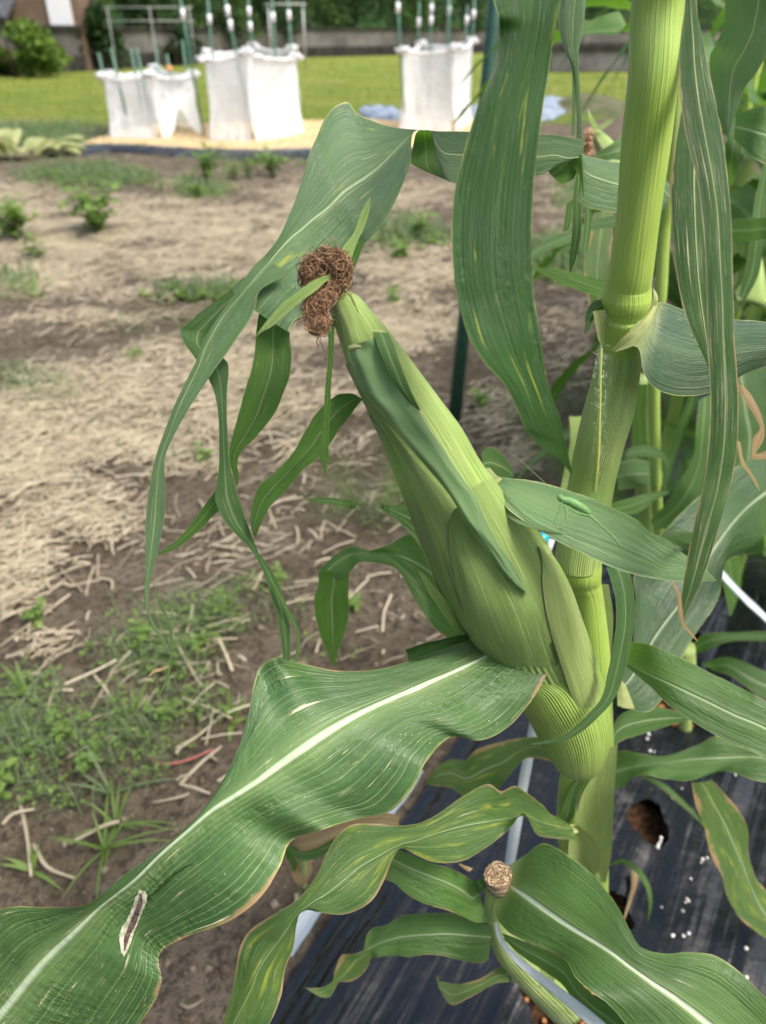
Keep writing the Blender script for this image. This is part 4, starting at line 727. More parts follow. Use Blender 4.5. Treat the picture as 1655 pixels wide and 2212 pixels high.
# ---- net cages on the straw bed
k = NT('white_insect_net'); p = k.pos(True); n1 = k.noise(p, 3.5, 3); n2 = k.noise(p, 22, 3)
M['net'] = k.bsdf(k.mix(k.ss(n1, .3, .7), (.82, .85, .88), (.88, .90, .92)), .7, .2, k.bump(k.noise(p, 6, 4), .5, .05), .3, (.85, .88, .92), alpha=k.math('ADD', .66, k.math('MULTIPLY', k.ss(n2, .4, .7), .10)))
M['netknot'] = simple('net_knot', (.82, .83, .85), (.92, .92, .93), 30, .8, .1, .4, .01, transl=.3)
def cage(corners, hs, label, seed, lift=None, closed=True):
    """corners: ground points; hs: top heights; net walls between them, a stake in each corner"""
    c0 = np.mean(corners, 0); r = empty('net_cage', (c0[0], c0[1], 0), label, 'net cage')
    n = len(corners); nu, nv = 14, 12; V = []; F = []; off = 0
    for s in range(n if closed else n - 1):
        a, b = np.array(corners[s]), np.array(corners[(s + 1) % n]); ha, hb = hs[s], hs[(s + 1) % n]
        nrm = np.array(((b - a)[1], -(b - a)[0])); nrm /= np.linalg.norm(nrm)
        for i in range(nu + 1):
            for j in range(nv + 1):
                f, g = i / nu, j / nv; h = ha + (hb - ha) * f - .02 * 4 * f * (1 - f) * (g ** 3)
                z = g * h + .01
                if lift and lift[0] == s: z += max(0, .30 * (1 - abs(f - lift[1]) / .33)) * (1 - g) ** 2
                o = .018 * nz(f * 5 + s * 7, g * 3, seed) + .02 * nz(f * 16, g * 3 + s, seed) - .05 * 4 * f * (1 - f) * math.sin(g * math.pi * .9) + .05 * (1 - g) ** 5 * (1 + nz(f * 9, s, seed))
                q = a + (b - a) * f + nrm * o * 1.0; V.append((q[0], q[1], z))
        F += grid_faces(nu + 1, nv + 1, off=off); off += (nu + 1) * (nv + 1)
    o = mesh('net', V, F, M['net'], r)
    # gathered top hem and corner knots
    mb = MB()
    for s in range(n if closed else n - 1):
        a, b = np.array(corners[s]), np.array(corners[(s + 1) % n]); pts = []
        for i in range(13):
            f = i / 12; h = hs[s] + (hs[(s + 1) % n] - hs[s]) * f - .08 * f * (1 - f); q = a + (b - a) * f; pts.append((q[0] + .015 * nz(f * 9, s), q[1] + .02 * nz(f * 9, s, 4), h + .015 * nz(f * 14, s, 9)))
        Vt, Ft = wtube(pts, [.010, .015, .009, .016, .010], 7, 2); mb.add(Vt, Ft)
    mb.build('hem', M['netknot'], r, smooth=True)
    rs = random.Random(seed)
    for s in range(n):
        bm = bmesh.new(); bmesh.ops.create_icosphere(bm, subdivisions=4, radius=1)
        for vv in bm.verts:
            q = vv.co * 2.2 + Vector((s * 5, seed, 0)); m_ = 1 + .9 * nz(*q) + .4 * nz(q.x * 3, q.y * 3, q.z * 3)
            vv.co = Vector((corners[s][0] + vv.co.x * .060 * m_, corners[s][1] + vv.co.y * .04 * m_, hs[s] + .012 + vv.co.z * .030 * m_))
        bm.verts.index_update(); mesh('knot', [tuple(vv.co) for vv in bm.verts], [tuple(w.index for w in f.verts) for f in bm.faces], M['netknot'], r); bm.free()
    return r
def stake(base, h, label, tagz=(), lean=(0, 0), r_=.011, group=None, name='garden_stake', mat=None, thing=True):
    r = empty(name, (base[0], base[1], 0), label, 'stake', group); top = (base[0] + lean[0], base[1] + lean[1], h)
    V, F = wtube([(base[0], base[1], -.03), top], r_, 8, 1); mesh('rod', V, F, mat or M['stake_far'], r)
    for tz in tagz:
        f = tz / h; V, F = wtube([(base[0] + lean[0] * f, base[1] + lean[1] * f, tz - .045), (base[0] + lean[0] * f, base[1] + lean[1] * f, tz + .045)], r_ * 1.9, 10); mesh('clip', V, F, M['tagwhite'], r)
    return r
def gx(u, v): return G(u, v)[:2]
cages = [([gx(246,303),gx(345,306),gx(432,290),gx(352,268),gx(258,283)], [.55,.57,.55,.57,.54], 'leftmost white net cage with its front hem lifted, beside the grass', (1,.5)),
         ([gx(462,308),gx(548,312),gx(650,292),gx(640,268),gx(560,262),gx(468,275)], [.70,.76,.70,.76,.78,.73], 'large middle white net cage of two joined bays on the straw bed', None),
         ([gx(868,290),gx(975,292),gx(1012,268),gx(905,262)], [.76,.78,.83,.80], 'white net cage at the right, next to the hanging corn blade', None)]
for i, (c, hs, lb, lf_) in enumerate(cages): cage([np.array(q) for q in c], hs, lb, 3 + i, lf_)
# stakes: (u of base, v of base, top height, clip heights, label)
LW = {0: 'left', 1: 'middle', 2: 'right'}
ST = [(256,300,.76,(),-.05,'short green stake at the left front corner of the left net cage'),(286,303,.80,(),-.06,'short green stake next to the corner stake of the left net cage'),(318,300,.80,(),-.02,'green stake rising from the top middle of the left cage'),(336,304,.80,(),-.05,'slanting green stake through the centre of the left cage'),
      (362,285,.84,(),0,'straight green stake behind the left cage'),(384,290,.74,(),0,'lowest green stake in the left net cage, near its orange clip'),(418,280,.86,(),0,'green stake at the right rear corner of the left cage'),
      (442,300,1.28,(1.07,),-.08,'white-clipped green stake standing between left and middle cages'),(470,280,1.28,(1.04,),.05,'clipped green stake behind the left corner of the middle cage'),(548,306,1.42,(1.09,.98),-.18,'leaning stake with two white clips at the front of the middle cage'),
      (558,268,1.35,(1.12,.98),0,'rear stake with two clips above the middle cage'),(606,275,1.25,(1.06,),0,'straight clipped stake near the right of the middle cage'),(642,283,1.22,(1.07,),-.02,'rightmost clipped stake of the middle cage'),
      (876,290,1.45,(1.13,),-.12,'leaning clipped stake at the left corner of the right cage'),(900,262,1.22,(1.02,),0,'clipped stake behind the left part of the right cage'),(925,264,1.40,(1.15,1.04),0,'stake with two clips behind the right cage'),
      (968,290,1.45,(),-.06,'bare tall stake at the front middle of the right cage'),(960,265,1.38,(1.13,),0,'clipped tall stake rising behind the right cage'),(997,266,1.18,(1.04,),0,'shorter clipped stake near the right corner of the right cage'),(1010,268,1.33,(1.09,),0,'rightmost clipped stake of the right cage')]
for u, v, h, tz, ln, lb in ST: stake(gx(u, v), h, lb, tz, (ln, 0), group='thin green garden stakes at the net cages')
bm = bmesh.new(); bmesh.ops.create_icosphere(bm, subdivisions=2, radius=.03, matrix=Matrix.Translation(Vector((*gx(386, 296), .62)))); bm.verts.index_update()
mesh('orange_clip', [tuple(w.co) for w in bm.verts], [tuple(w.index for w in f.verts) for f in bm.faces], simple('orange_clip', (.75, .28, .16), (.8, .35, .2), 20), None, label='small orange clip on the hem of the left net cage', cat='clip'); bm.free()
# straw bed and black film skirt
bedm = simple('tan_straw_bed', (.36, .26, .13), (.60, .46, .26), 14, .9, .1, .8, .02, lo=.3, hi=.7)
front_ = [(165,322),(240,318),(330,322),(430,330),(540,332),(640,330),(700,334),(860,330),(1060,318),(1150,300)]; back_ = [(215,302),(265,285),(340,270),(430,268),(540,262),(640,262),(700,262),(860,258),(1000,256),(1120,258)]
F2 = catmull(np.array([G(u, v)[:2] for u, v in front_]), 6); B2 = catmull(np.array([G(u, v)[:2] for u, v in back_]), 6); V = []
for f_, b_ in zip(F2, B2):
    for j in range(10):
        g = j / 9; q = f_ + (b_ - f_) * g; V.append((q[0], q[1], .008 + .022 * min(1, g * 5) * min(1, (1 - g) * 5 + .2) + .012 * nz(q[0] * 6, q[1] * 6)))
mesh('straw_bed', V, grid_faces(len(F2), 10), bedm, None, kind='structure')
k = NT('black_mulch_film'); p = k.pos(); mp = k.n('ShaderNodeMapping'); m0 = k.n('ShaderNodeMapping'); k.put(m0.inputs['Vector'], p); m0.inputs['Rotation'].default_value = (0, 0, -math.atan2(RD[1], RD[0])); k.put(mp.inputs['Vector'], m0.outputs[0]); mp.inputs['Scale'].default_value = (2.0, 24, 4)
w1 = k.noise(mp.outputs[0], 1., 3, .55); w2 = k.noise(p, 7, 4, .6); w3 = k.noise(mp.outputs[0], 3.2, 2, .5); dust = k.noise(p, 30, 5, .7)
col = k.mix(k.math('MULTIPLY', k.ss(dust, .58, .85), .45), (.008, .009, .011), (.09, .085, .08))
nr = k.bump(k.math('ADD', k.math('MULTIPLY', w2, .8), k.math('ADD', k.math('MULTIPLY', k.noise(mp.outputs[0], .45, 2, .5), 3.), k.math('ADD', w1, k.math('MULTIPLY', w3, .2)))), .8, .016)
holes = [(G(1388, 1815), .025, .034), (G(1452, 1570), .045, .040), (G(1480, 1415), .03, .03), (G(1215, 2165), .05, .05), (G(1480, 1200), .05, .05), (G(1292, 2010), .034, .034)]
dmin = None
for h, rx, ry in holes:
    sub_ = k.n('ShaderNodeVectorMath', operation='SUBTRACT'); k.put(sub_.inputs[0], p); sub_.inputs[1].default_value = (h[0], h[1], 0)
    ml = k.n('ShaderNodeVectorMath', operation='MULTIPLY'); k.put(ml.inputs[0], sub_.outputs[0]); ml.inputs[1].default_value = (1 / rx, 1 / ry, 0)
    ln_ = k.n('ShaderNodeVectorMath', operation='LENGTH'); k.put(ln_.inputs[0], ml.outputs[0]); dmin = ln_.outputs['Value'] if dmin is None else k.math('MINIMUM', dmin, ln_.outputs['Value'])
dmin = k.math('ADD', dmin, k.math('MULTIPLY', k.math('SUBTRACT', k.noise(p, 45, 3), .5), .7))
M['film'] = k.bsdf(col, k.math('ADD', .15, k.math('MULTIPLY', k.ss(dust, .4, .7), .3)), .55, nr, alpha=k.math('GREATER_THAN', dmin, 1.))
V = []
ff = catmull(np.array([G(u, v)[:2] for u, v in [(95,332),(170,338),(240,330),(330,333),(430,342),(540,344),(640,342),(700,346),(860,342),(1060,328),(1150,312)]]), 6)
for i, (f_, b_) in enumerate(zip(ff, F2)):
    w_ = .25 + .08 * nz(i * .4)
    for j in range(7):
        g = j / 6; q = f_ + (b_ - f_) * g * 1.15; V.append((q[0], q[1], .002 + .045 * math.sin(g * 2.6) + .02 * nz(q[0] * 5, g * 3) * g))
mesh('film_skirt', V, grid_faces(len(ff), 7), M['film'], None, label='rolled black film edge in front of the straw bed of the net cages', cat='mulch film')
silver = simple('silver_film', (.10, .13, .19), (.36, .42, .50), 9, .4, .5, .8, .03)
for rr, lb in (([(775,238),(830,240),(868,244),(868,266),(820,264),(780,252)], 'crumpled blue-grey film on the ground left of the right net cage'), ([(1015,232),(1030,232),(1100,225),(1175,212),(1225,215),(1232,240),(1190,262),(1100,262),(1020,262)], 'crumpled silvery film heap on the ground right of the net cage')):
    pg = np.array([G(u, v)[:2] for u, v in rr]); c = pg.mean(0); V = []; nr_, nc = 12, len(pg) * 4
    ring = np.array([pg[i // 4] * (1 - (i % 4) / 4) + pg[(i // 4 + 1) % len(pg)] * ((i % 4) / 4) for i in range(nc)])
    for i in range(nr_):
        f = i / (nr_ - 1)
        for j in range(nc): q = c + (ring[j] - c) * f; V.append((q[0], q[1], .01 + (1 - f ** 3) * (.07 + .10 * abs(nz(q[0] * 4, q[1] * 4)))))
    mesh('crumpled_film', V, grid_faces(nr_, nc, True), silver, None, label=lb, cat='mulch film')
# soil mound at the right
mc = G(1275, 235); V = []
for i in range(10):
    for j in range(28):
        f = i / 9; th = j / 28 * 2 * math.pi; x = mc[0] + math.cos(th) * f * 1.0; y = mc[1] + math.sin(th) * f * 1.2; V.append((x, y, -.03 + .20 * (math.cos(f * math.pi) + 1) / 2 * (1 + .3 * nz(x * 3, y * 3)) ))
mesh('soil_mound', V, grid_faces(10, 28, True), simple('mound_soil', (.05, .075, .02), (.13, .12, .08), 4, .9, .1, .8, .04), None, kind='structure')
# ================================================================ black mulch film bed, tapes, stake, perlite
def filmz(s, tt):
    """height over soil as a function of distance from the film's left edge and along the row"""
    return .004 + .045 * (1 - math.exp(-max(0, s) / .06)) + .004 * nz(tt * 2.2, s * 26) + .006 * nz(tt * 5, s * 7, 3)
V = []; ns, nt = 130, 300
idx = {}
for i in range(nt):
    tt = -1.0 + 7.5 * (i / (nt - 1)) ** 1.5
    for j in range(ns):
        s = -.01 + 1.15 * j / (ns - 1); q = fe0 + RD * tt + RN * (s + .012 * nz(tt * 4, 9.) * math.exp(-s / .1)); V.append((q[0], q[1], filmz(s, tt) - .008))
V = np.array(V); F = grid_faces(nt, ns)
mesh('plastic_mulch', V, F, M['film'], None, label='wrinkled glossy black plastic mulch sheet under the corn row', cat='mulch film')
# potting soil visible inside the planting holes
hs_m = simple('dark_compost', (.018, .010, .006), (.10, .05, .025), 130, .9, .15, .9, .01)
for h, rx, ry in holes:
    V = [];
    for i in range(8):
        for j in range(24):
            f = i / 7; th = j / 24 * 2 * math.pi; x = h[0] + math.cos(th) * f * rx * 1.3; y = h[1] + math.sin(th) * f * ry * 1.3; V.append((x, y, .022 + .006 * nz(x * 90, y * 90) - .016 * (1 - f * f)))
    mesh('planting_soil', V, grid_faces(8, 24, True), hs_m, None, kind='structure')
# clay granules and perlite
def pebble(name, p, r, mat, seed, label, cat, group):
    bm = bmesh.new(); bmesh.ops.create_icosphere(bm, subdivisions=2, radius=r)
    for vv in bm.verts: q = vv.co / r * 1.5; vv.co *= 1 + .35 * nz(q.x + seed, q.y, q.z)
    bm.verts.index_update(); o = mesh(name, [tuple(w.co) for w in bm.verts], [tuple(w.index for w in f.verts) for f in bm.faces], mat, None, label=label, cat=cat, group=group); bm.free(); o.location = tuple(p); return o
rs = random.Random(31)
PP = [(1475,1690),(1380,1670),(1397,1668),(1403,1626),(1412,1629),(1449,1690),(1470,1712),(1456,1729),(1450,1733),(1448,1730),(1425,1818),(1424,1826),(1420,1832),(1418,1838),(1515,1863),(1512,1870),(1481,1948),(1484,1953),(1478,1956),(1427,1965),(1472,1975),(1484,2025),(1473,2030),(1450,2029),(1546,2090),(1577,2107),(1576,2118),(1577,2125),(1571,2130),(1540,2098),(1606,2124),(1490,1905),(1397,1600),(1400,1590),(1585,1683),(1590,1679),(1540,1640),(1566,1655),(1606,2060),(1525,1860)]
first = None
def on_film(u, v, h=.045):
    p = G(u, v, .035); s = float((p[:2] - fe0) @ RN); t = float((p[:2] - fe0) @ RD); return np.array((p[0], p[1], filmz(s, t) - .008 + .002))
def plabel(u, v):
    if v < 1655: return 'white perlite grain near the granule-filled hole right of the stalk'
    if u > 1490 and v < 1790: return 'white perlite grain beside the wavy leaf at the right edge'
    if v < 1790: return 'white perlite grain on the film just below the wavy right-hand leaf'
    if v < 1900 and u < 1440: return 'white perlite grain in the row along the rim of the dark hole'
    if v < 2000: return 'white perlite grain on bare film below the dark hole'
    if u > 1530: return 'white perlite grain by the upper edge of the bottom right blade'
    return 'white perlite grain just above the broad bottom right blade'

for i, (u, v) in enumerate(PP):
    p = on_film(u, v); r = rs.uniform(.0013, .0028)
    if first is None: first = [pebble('perlite_grain', p, .003, M['perlite'], 1.5, plabel(u, v), 'perlite', 'perlite grains on the black film')]
    elif len(first) < 3: first.append(pebble('perlite_grain', p, .003, M['perlite'], 1.5 + len(first), plabel(u, v), 'perlite', 'perlite grains on the black film'))
    else:
        o = rs.choice(first).copy(); COL.objects.link(o); o['label'] = plabel(u, v); o.location = tuple(p); o.rotation_euler = (rs.random() * 6, rs.random() * 6, rs.random() * 6); o.scale = [r / .003] * 3
V = []; F = []
for h, rx, ry in holes[1:5]:
    for i in range(60):
        x = h[0] + rs.gauss(0, rx * .45); y = h[1] + rs.gauss(0, ry * .45); r = rs.uniform(.002, .0045)
        bm = bmesh.new(); bmesh.ops.create_icosphere(bm, subdivisions=1, radius=r, matrix=Matrix.Translation((x, y, .018))); bm.verts.index_update(); b = len(V)
        V += [tuple(w.co + Vector((nz(w.co.x * 900, w.co.y * 900), 0, nz(w.co.z * 900, w.co.x * 900))) * .0008) for w in bm.verts]; F += [tuple(w.index + b for w in f.verts) for f in bm.faces]; bm.free()
mesh('clay_granules', V, F, simple('clay_granule', (.12, .045, .015), (.50, .24, .09), 160, .8, .2, .3, .001, lo=.4, hi=.6), None, kind='stuff', label='orange-brown clay granules filling the planting holes', cat='granules')
# plastic tapes
def tape(label, pts, widths):
    C = catmull(np.array([P(u, v, d) for u, v, d in pts]), 8); W = np.interp(np.linspace(0, 1, len(C)), np.linspace(0, 1, len(widths)), widths); V = []; UV = []; t = 0
    for i in range(len(C)):
        T_ = C[min(i + 1, len(C) - 1)] - C[max(i - 1, 0)]; T_ /= np.linalg.norm(T_); view = C[i] - np.array((0, 0, H)); view /= np.linalg.norm(view)
        a = np.cross(T_, (.1, .35, 1.)); a = a / np.linalg.norm(a); b = np.cross(T_, a); t += .01
        u_, v_, d_ = proj(C[i]); w = W[i] / 2 / FPX * d_
        for j in range(9):
            th = j / 8 * math.pi - math.pi / 2; V.append(C[i] + a * w * math.sin(th) + b * w * (.35 * math.cos(th) + .06 * math.sin(j * 2.1))); UV.append((j / 8, t))
    return mesh('plastic_tape', V, grid_faces(len(C), 9), M['tape'], None, UV, label=label, cat='tape', group='pale plastic tape along the corn row')
tape('upright pale tape behind the ear, crossing the wavy yellowing blade', [(1190,1240,.70),(1178,1400,.72),(1156,1550,.75),(1134,1675,.78),(1114,1785,.80),(1102,1860,.82),(1092,1920,.84)], [14, 18, 20, 22, 24, 21, 18])
tape('short pale tape seen left of the black film, below the big blade', [(905,1660,.92),(875,1710,.90),(830,1765,.88),(760,1850,.85),(690,1940,.80),(650,2000,.78),(620,2060,.77)], [24, 26, 28, 36, 46, 50, 30])
tape('straight pale tape slanting down at the right edge of the picture', [(1500,1160,1.0),(1561,1240,.97),(1610,1292,.95),(1655,1335,.93),(1760,1440,.9)], [24, 28, 30, 30, 30])
tape('wide grey-blue tape running from under the cut stump to the bottom edge', [(1071,1992,.52),(1082,2030,.512),(1120,2075,.50),(1180,2122,.485),(1240,2170,.47),(1300,2222,.455),(1380,2300,.44)], [6, 12, 20, 26, 31, 36, 38])
# dark green support pipe
sb = G(982, 905); tp = P(1066, 60, 1.80); bt = np.array((sb[0], sb[1], 0.)); V, F = wtube([bt + (bt - tp) * .04, (bt + tp) / 2, tp, tp + (tp - bt) * .35], .0185, 16, 1)
st_ = empty('support_pipe', sb, 'dark green steel pipe standing in the soil behind the hanging blade', 'garden stake'); mesh('pipe', V, F, M['stake'], st_)
# cyan connector behind the ear
c0, c1 = P(1157, 1180, .62), P(1180, 1152, .62); V, F = wtube([c0, c1], .0045, 12); ct = empty('cyan_connector', c0, 'small cyan plastic connector between the ear and the stalk', 'pipe connector'); mesh('sleeve', V, F, M['cyan'], ct)
V, F = wtube([P(1180, 1200, .62), P(1192, 1165, .62)], .003, 10); mesh('white_tube', V, F, M['tape'], ct)

# ================================================================ CUT-OFF CORN PLANT
cp = empty('cut_corn_plant', G(1215, 2165), 'beheaded corn plant with a round brown stump and spreading leaves at the bottom', 'corn plant')
pxtube('stalk', cp, [(1050,1885,1106,1890,51.8),(1050,1912,1096,1915,52.3),(1046,1960,1080,1960,53.5),(1052,2010,1092,2005,55.5),(1066,2055,1130,2040,58),(1100,2100,1176,2075,61.5),(1140,2140,1230,2115,66),(1180,2185,1258,2155,73)], M['husk_pale'], n=20)
# stump with ring pattern
k = NT('cut_stump'); p = k.pos(True); cs = P(1076, 1893, .5145)
k2 = k.n('ShaderNodeVectorMath', operation='DISTANCE'); k.put(k2.inputs[0], k.pos()); k2.inputs[1].default_value = tuple(cs)
rr = k.math('ADD', k2.outputs['Value'], k.math('MULTIPLY', k.noise(k.pos(), 260, 4, .7), .0030)); rg_ = k.math('SINE', k.math('MULTIPLY', rr, 4200))
col = k.mix(k.ss(rg_, -.5, .5), (.20, .12, .06), (.50, .39, .25)); col = k.mix(k.ss(rr, .0030, .0012), col, (.55, .5, .35)); col = k.mix(k.ss(k.noise(k.pos(), 900, 3), .6, .7), col, (.03, .015, .008))
M['stump'] = k.bsdf(col, .8, .2, k.bump(rg_, .8, .0008))
pxtube('stump', cp, [(1048,1908,1103,1914,52.0),(1047,1895,1105,1898,51.2),(1050,1886,1103,1888,50.6)], M['stump'], n=24)
vc = P(1076, 1893, .505); rim = []
ax = (P(1107, 1893, .507) - P(1047, 1893, .507)) / 2; ay = (P(1076, 1864, .507) - P(1076, 1918, .504)) / 2; V = []
for i in range(9):
    for j in range(28):
        f = i / 8; th = j / 28 * 2 * math.pi; V.append(P(1076, 1890, .5025) + ax * f * math.cos(th) * (1 + .05 * nz(j * .7)) + ay * f * math.sin(th) + np.array((0, -.3, 1)) * .0015 * (math.sin(f * 22) * .4 + nz(th * 2, f * 8)))
mesh('cut_face', V, grid_faces(9, 28, True), M['stump'], cp)
leaf('leaf', cp, [(1102,1868,1086,1904,1064,1962,52,.2,.2),(1135,1846,1112,1920,1076,1990,50.5,.5,.3),(1174,1820,1146,1944,1102,2018,49,1.0,.4),(1225,1845,1190,1976,1150,2040,47.6,.8,.4),(1290,1897,1242,2010,1198,2060,46.4,.6,.8),(1333,1955,1290,2038,1225,2080,45.4,.2,.6),(1362,2010,1328,2062,1242,2112,44.6,.0,.4),(1386,2045,1365,2090,1272,2140,44,0,.2),(1436,2059,1410,2122,1315,2172,43.4,.4,.5),
   (1492,2056,1460,2156,1352,2215,43,.5,.8),(1560,2070,1522,2205,1390,2275,42.8,.7,.6),(1655,2152,1600,2272,1460,2345,42.8),(1740,2260,1680,2350,1560,2420,43),(1800,2380,1770,2430,1700,2470,43.5),(1860,2500,1859,2501,1858,2502,44)], leafmat('corn_blade_fresh', (.048,.120,.026), (.080,.175,.040), mid=.018, midc=(.62,.72,.52), dmg=.35, veins=34, wide=.6, cross=.7, vs=.5, basep=.02), nu=23, per=7, wav=.025, seed=71)
leaf('leaf', cp, [(1085,2015,1090,2030,54),(1130,2032,1120,2060,53),(1185,2055,1170,2095,51.5),(1225,2078,1212,2125,50),(1248,2118,1240,2160,49),(1290,2155,1278,2200,48),(1335,2185,1322,2235,47),(1400,2240,1370,2290,46),(1460,2330,1458,2332,46)], M['leaf_mid'], nu=9, per=6, wav=.03, seed=72, label='darker second blade tucked under the broad one')
leaf('leaf', cp, [(1030,1905,1035,1930,1060,1992,53),(1022,1902,1020,1940,1030,1993,52.5),(1008,1893,1000,1925,996,1980,51.8,.3,0),(975,1876,968,1908,968,1968,51,.4,0),(934,1864,930,1893,924,1956,50.4,.3,.2),(888,1845,888,1876,884,1936,50,.2,.3),(855,1833,858,1862,852,1908,49.8),(830,1828,830,1850,826,1898,49.8),(790,1822,788,1840,785,1870,50),(750,1822,749,1824,748,1826,51)], M['leaf_mid'], nu=15, per=6, wav=.03, seed=73, jag=.03)
leaf('leaf', cp, [(1021,1905,1042,1895,53),(1024,1918,1050,1905,53),(1035,1928,1056,1918,53)], M['leaf_mid'], nu=7, wav=.2, jag=.15)
leaf('leaf', cp, [(1064,1990,1061,2026,1056,2072,54),(1050,1988,1045,2024,1038,2081,54),(1010,1978,1005,2021,1000,2078,54,.3,.4),(976,1971,968,2019,960,2068,54.2),(935,1971,925,2020,920,2064,54.5),(900,1973,885,2023,880,2068,55),(864,1979,852,2028,850,2064,55.5,.3,.2),(835,1998,820,2038,816,2068,56),(805,2004,800,2048,800,2070,56.3,.5,.5),(792,2020,786,2056,788,2068,56.5)], M['leaf_mid'], nu=15, per=6, wav=.05, seed=74)
leaf('leaf_strip', cp, [(792,2050,805,2064,56.3),(765,2060,800,2075,56.6),(740,2060,794,2092,57),(730,2075,780,2108,57.4),(722,2100,756,2120,57.8),(719,2118,732,2122,58),(703,2130,722,2140,58.2),(688,2134,712,2153,58.4),(672,2135,692,2153,58.5),(658,2133,662,2136,58.6)], M['leaf_burn'], nu=11, per=6, wav=.07, seed=75, jag=.03)
leaf('leaf_strip', cp, [(1106,2090,1200,2092,60),(1104,2104,1190,2118,60.5),(1104,2118,1150,2125,61)], M['husk_pale'], nu=9, cup=-.1)
leaf('leaf_strip', cp, [(1103,2088,1100,2122,59.6),(1076,2091,1070,2126,59.5),(1042,2111,1036,2144,59.5),(1008,2122,1008,2160,59.6),(985,2126,982,2172,59.8),(960,2122,966,2164,60),(945,2118,946,2128,60.2),(942,2108,950,2112,60.3)], M['leaf_burn'], nu=11, per=5, wav=.08, seed=76, jag=.06, label='small blade with a scorched brown edge')
pxtube('shoot', cp, [(990,1866,1000,1870,50.8),(1000,1876,1012,1872,50.6),(1012,1884,1022,1876,50.5)], M['leaf_brown'], n=10)

# small withered seedling behind the big blade
sd = empty('corn_seedling', G(655, 1915), 'small corn plant with withered orange-brown leaf below the big blade', 'corn plant')
leaf('leaf', sd, [(862,1762,860,1785,70),(820,1752,812,1780,70),(770,1752,765,1790,70.5),(720,1765,720,1812,71),(680,1785,685,1832,72),(650,1805,652,1840,73),(632,1822,634,1824,74)], M['leaf_brown'], nu=9, wav=.05, seed=81, label='withered brown leaf')
leaf('leaf', sd, [(760,1792,752,1812,71),(715,1812,712,1840,72),(675,1826,676,1858,73),(640,1828,644,1856,74),(616,1826,618,1832,75)], M['leaf_mid'], nu=9, wav=.05, seed=82)
leaf('leaf', sd, [(614,1830,626,1838,75),(618,1850,636,1852,75.5),(626,1866,642,1862,76),(634,1884,640,1880,77)], M['leaf_lit'], nu=7, wav=.05, seed=83)
leaf('leaf', sd, [(628,1868,672,1862,77),(630,1888,676,1880,77.5),(640,1908,664,1904,78),(652,1915,656,1915,79)], M['leaf_brown'], nu=9, wav=.1, seed=84)
pxtube('stalk', sd, [(648,1850,664,1850,75),(650,1880,664,1880,77.5),(652,1920,662,1920,81.5)], M['stalk'], n=10)

# ================================================================ NEIGHBOURING CORN PLANTS ON THE RIGHT
def rowp(t, s=.28): q = fe0 + RD * t + RN * s; return np.array((q[0], q[1], .0))
b2 = rowp(1.05, .34)
p2 = empty('corn_plant', b2, 'corn plant whose slim green stalk shows just behind the foreground stalk', 'corn plant')
pxtube('stalk', p2, [(1462,-200,1492,-200,62),(1452,200,1482,200,66),(1432,420,1460,420,70),(1420,500,1448,500,72),(1414,640,1440,640,75),(1402,700,1428,700,77),(1400,900,1426,900,84),(1408,1100,1432,1100,93),(1420,1250,1440,1250,103)], M['stalk'], n=14)
leaf('leaf', p2, [(1340,462,1332,490,70),(1277,477,1270,500,68),(1230,497,1237,523,66),(1187,513,1190,540,64),(1150,540,1150,560,62),(1120,580,1121,582,60)], M['leaf'], nu=9, per=6, wav=.08, seed=91)
leaf('leaf', p2, [(1330,614,1320,650,66),(1253,593,1237,623,65),(1203,580,1187,600,64),(1153,578,1154,582,63)], M['leaf_lit'], nu=9, per=6, wav=.03, seed=92)
leaf('leaf', p2, [(1283,460,1325,452,76),(1266,533,1322,533,76),(1262,600,1318,600,76),(1275,670,1312,670,77),(1290,720,1300,720,78)], M['leaf_burn'], nu=9, per=6, wav=.03, seed=93)
leaf('leaf', p2, [(1205,-60,1275,-60,44),(1210,0,1270,0,44),(1208,33,1266,50,44),(1220,97,1254,100,44),(1237,143,1251,127,44),(1244,210,1255,205,44),(1247,260,1257,260,44.2),(1246,300,1258,300,44.4)], M['leaf'], nu=9, per=6, wav=.08, seed=94, cup=.3)
leaf('leaf', p2, [(1236,140,1244,140,47),(1236,220,1243,220,47),(1234,293,1241,293,47)], M['leaf_mid'], nu=5, seed=95)
leaf('leaf', p2, [(1252,300,1262,300,46),(1245,370,1258,370,46.3),(1238,430,1256,430,46.6),(1236,500,1256,500,47),(1230,560,1244,560,47.5),(1230,590,1232,590,48)], M['leaf_mid'], nu=7, wav=.06, seed=96)
leaf('leaf', p2, [(1224,440,1238,430,52),(1218,490,1232,490,52),(1214,500,1218,500,52)], M['leaf_lit'], nu=5, seed=97)
leaf('leaf', p2, [(1266,430,1272,420,53),(1262,480,1278,480,53),(1256,545,1270,545,53)], M['leaf_mid'], nu=5, seed=98)
e2 = pxtube('corn_ear', p2, [(1276,284,1290,278,78),(1282,305,1312,296,78),(1292,330,1332,318,78),(1305,362,1356,350,78),(1320,400,1376,390,78),(1340,440,1390,430,78),(1370,470,1400,465,78)], M['husk_bright'], n=16)
leaf('husk_blade', e2, [(1270,236,1271,236,77),(1273,258,1282,256,77),(1280,278,1294,274,77.4)], M['husk_bright'], nu=5)
leaf('husk_blade', e2, [(1292,272,1298,282,77),(1312,260,1318,268,76.5),(1330,250,1334,255,76)], M['husk_bright'], nu=5)
mb = MB(); rs = random.Random(3)
for i in range(60):
    pts = [P(1276 + rs.gauss(0, 4), 276, .775)]; 
    for j in range(5): pts.append(P(1272 + rs.gauss(0, 5), 276 + 12 * (j + 1), .77 + rs.gauss(0, .004)))
    V, F = wtube(pts, .0006, 3, 3); mb.add(V, F)
mb.build('silk', M['silk2'], e2, smooth=True)
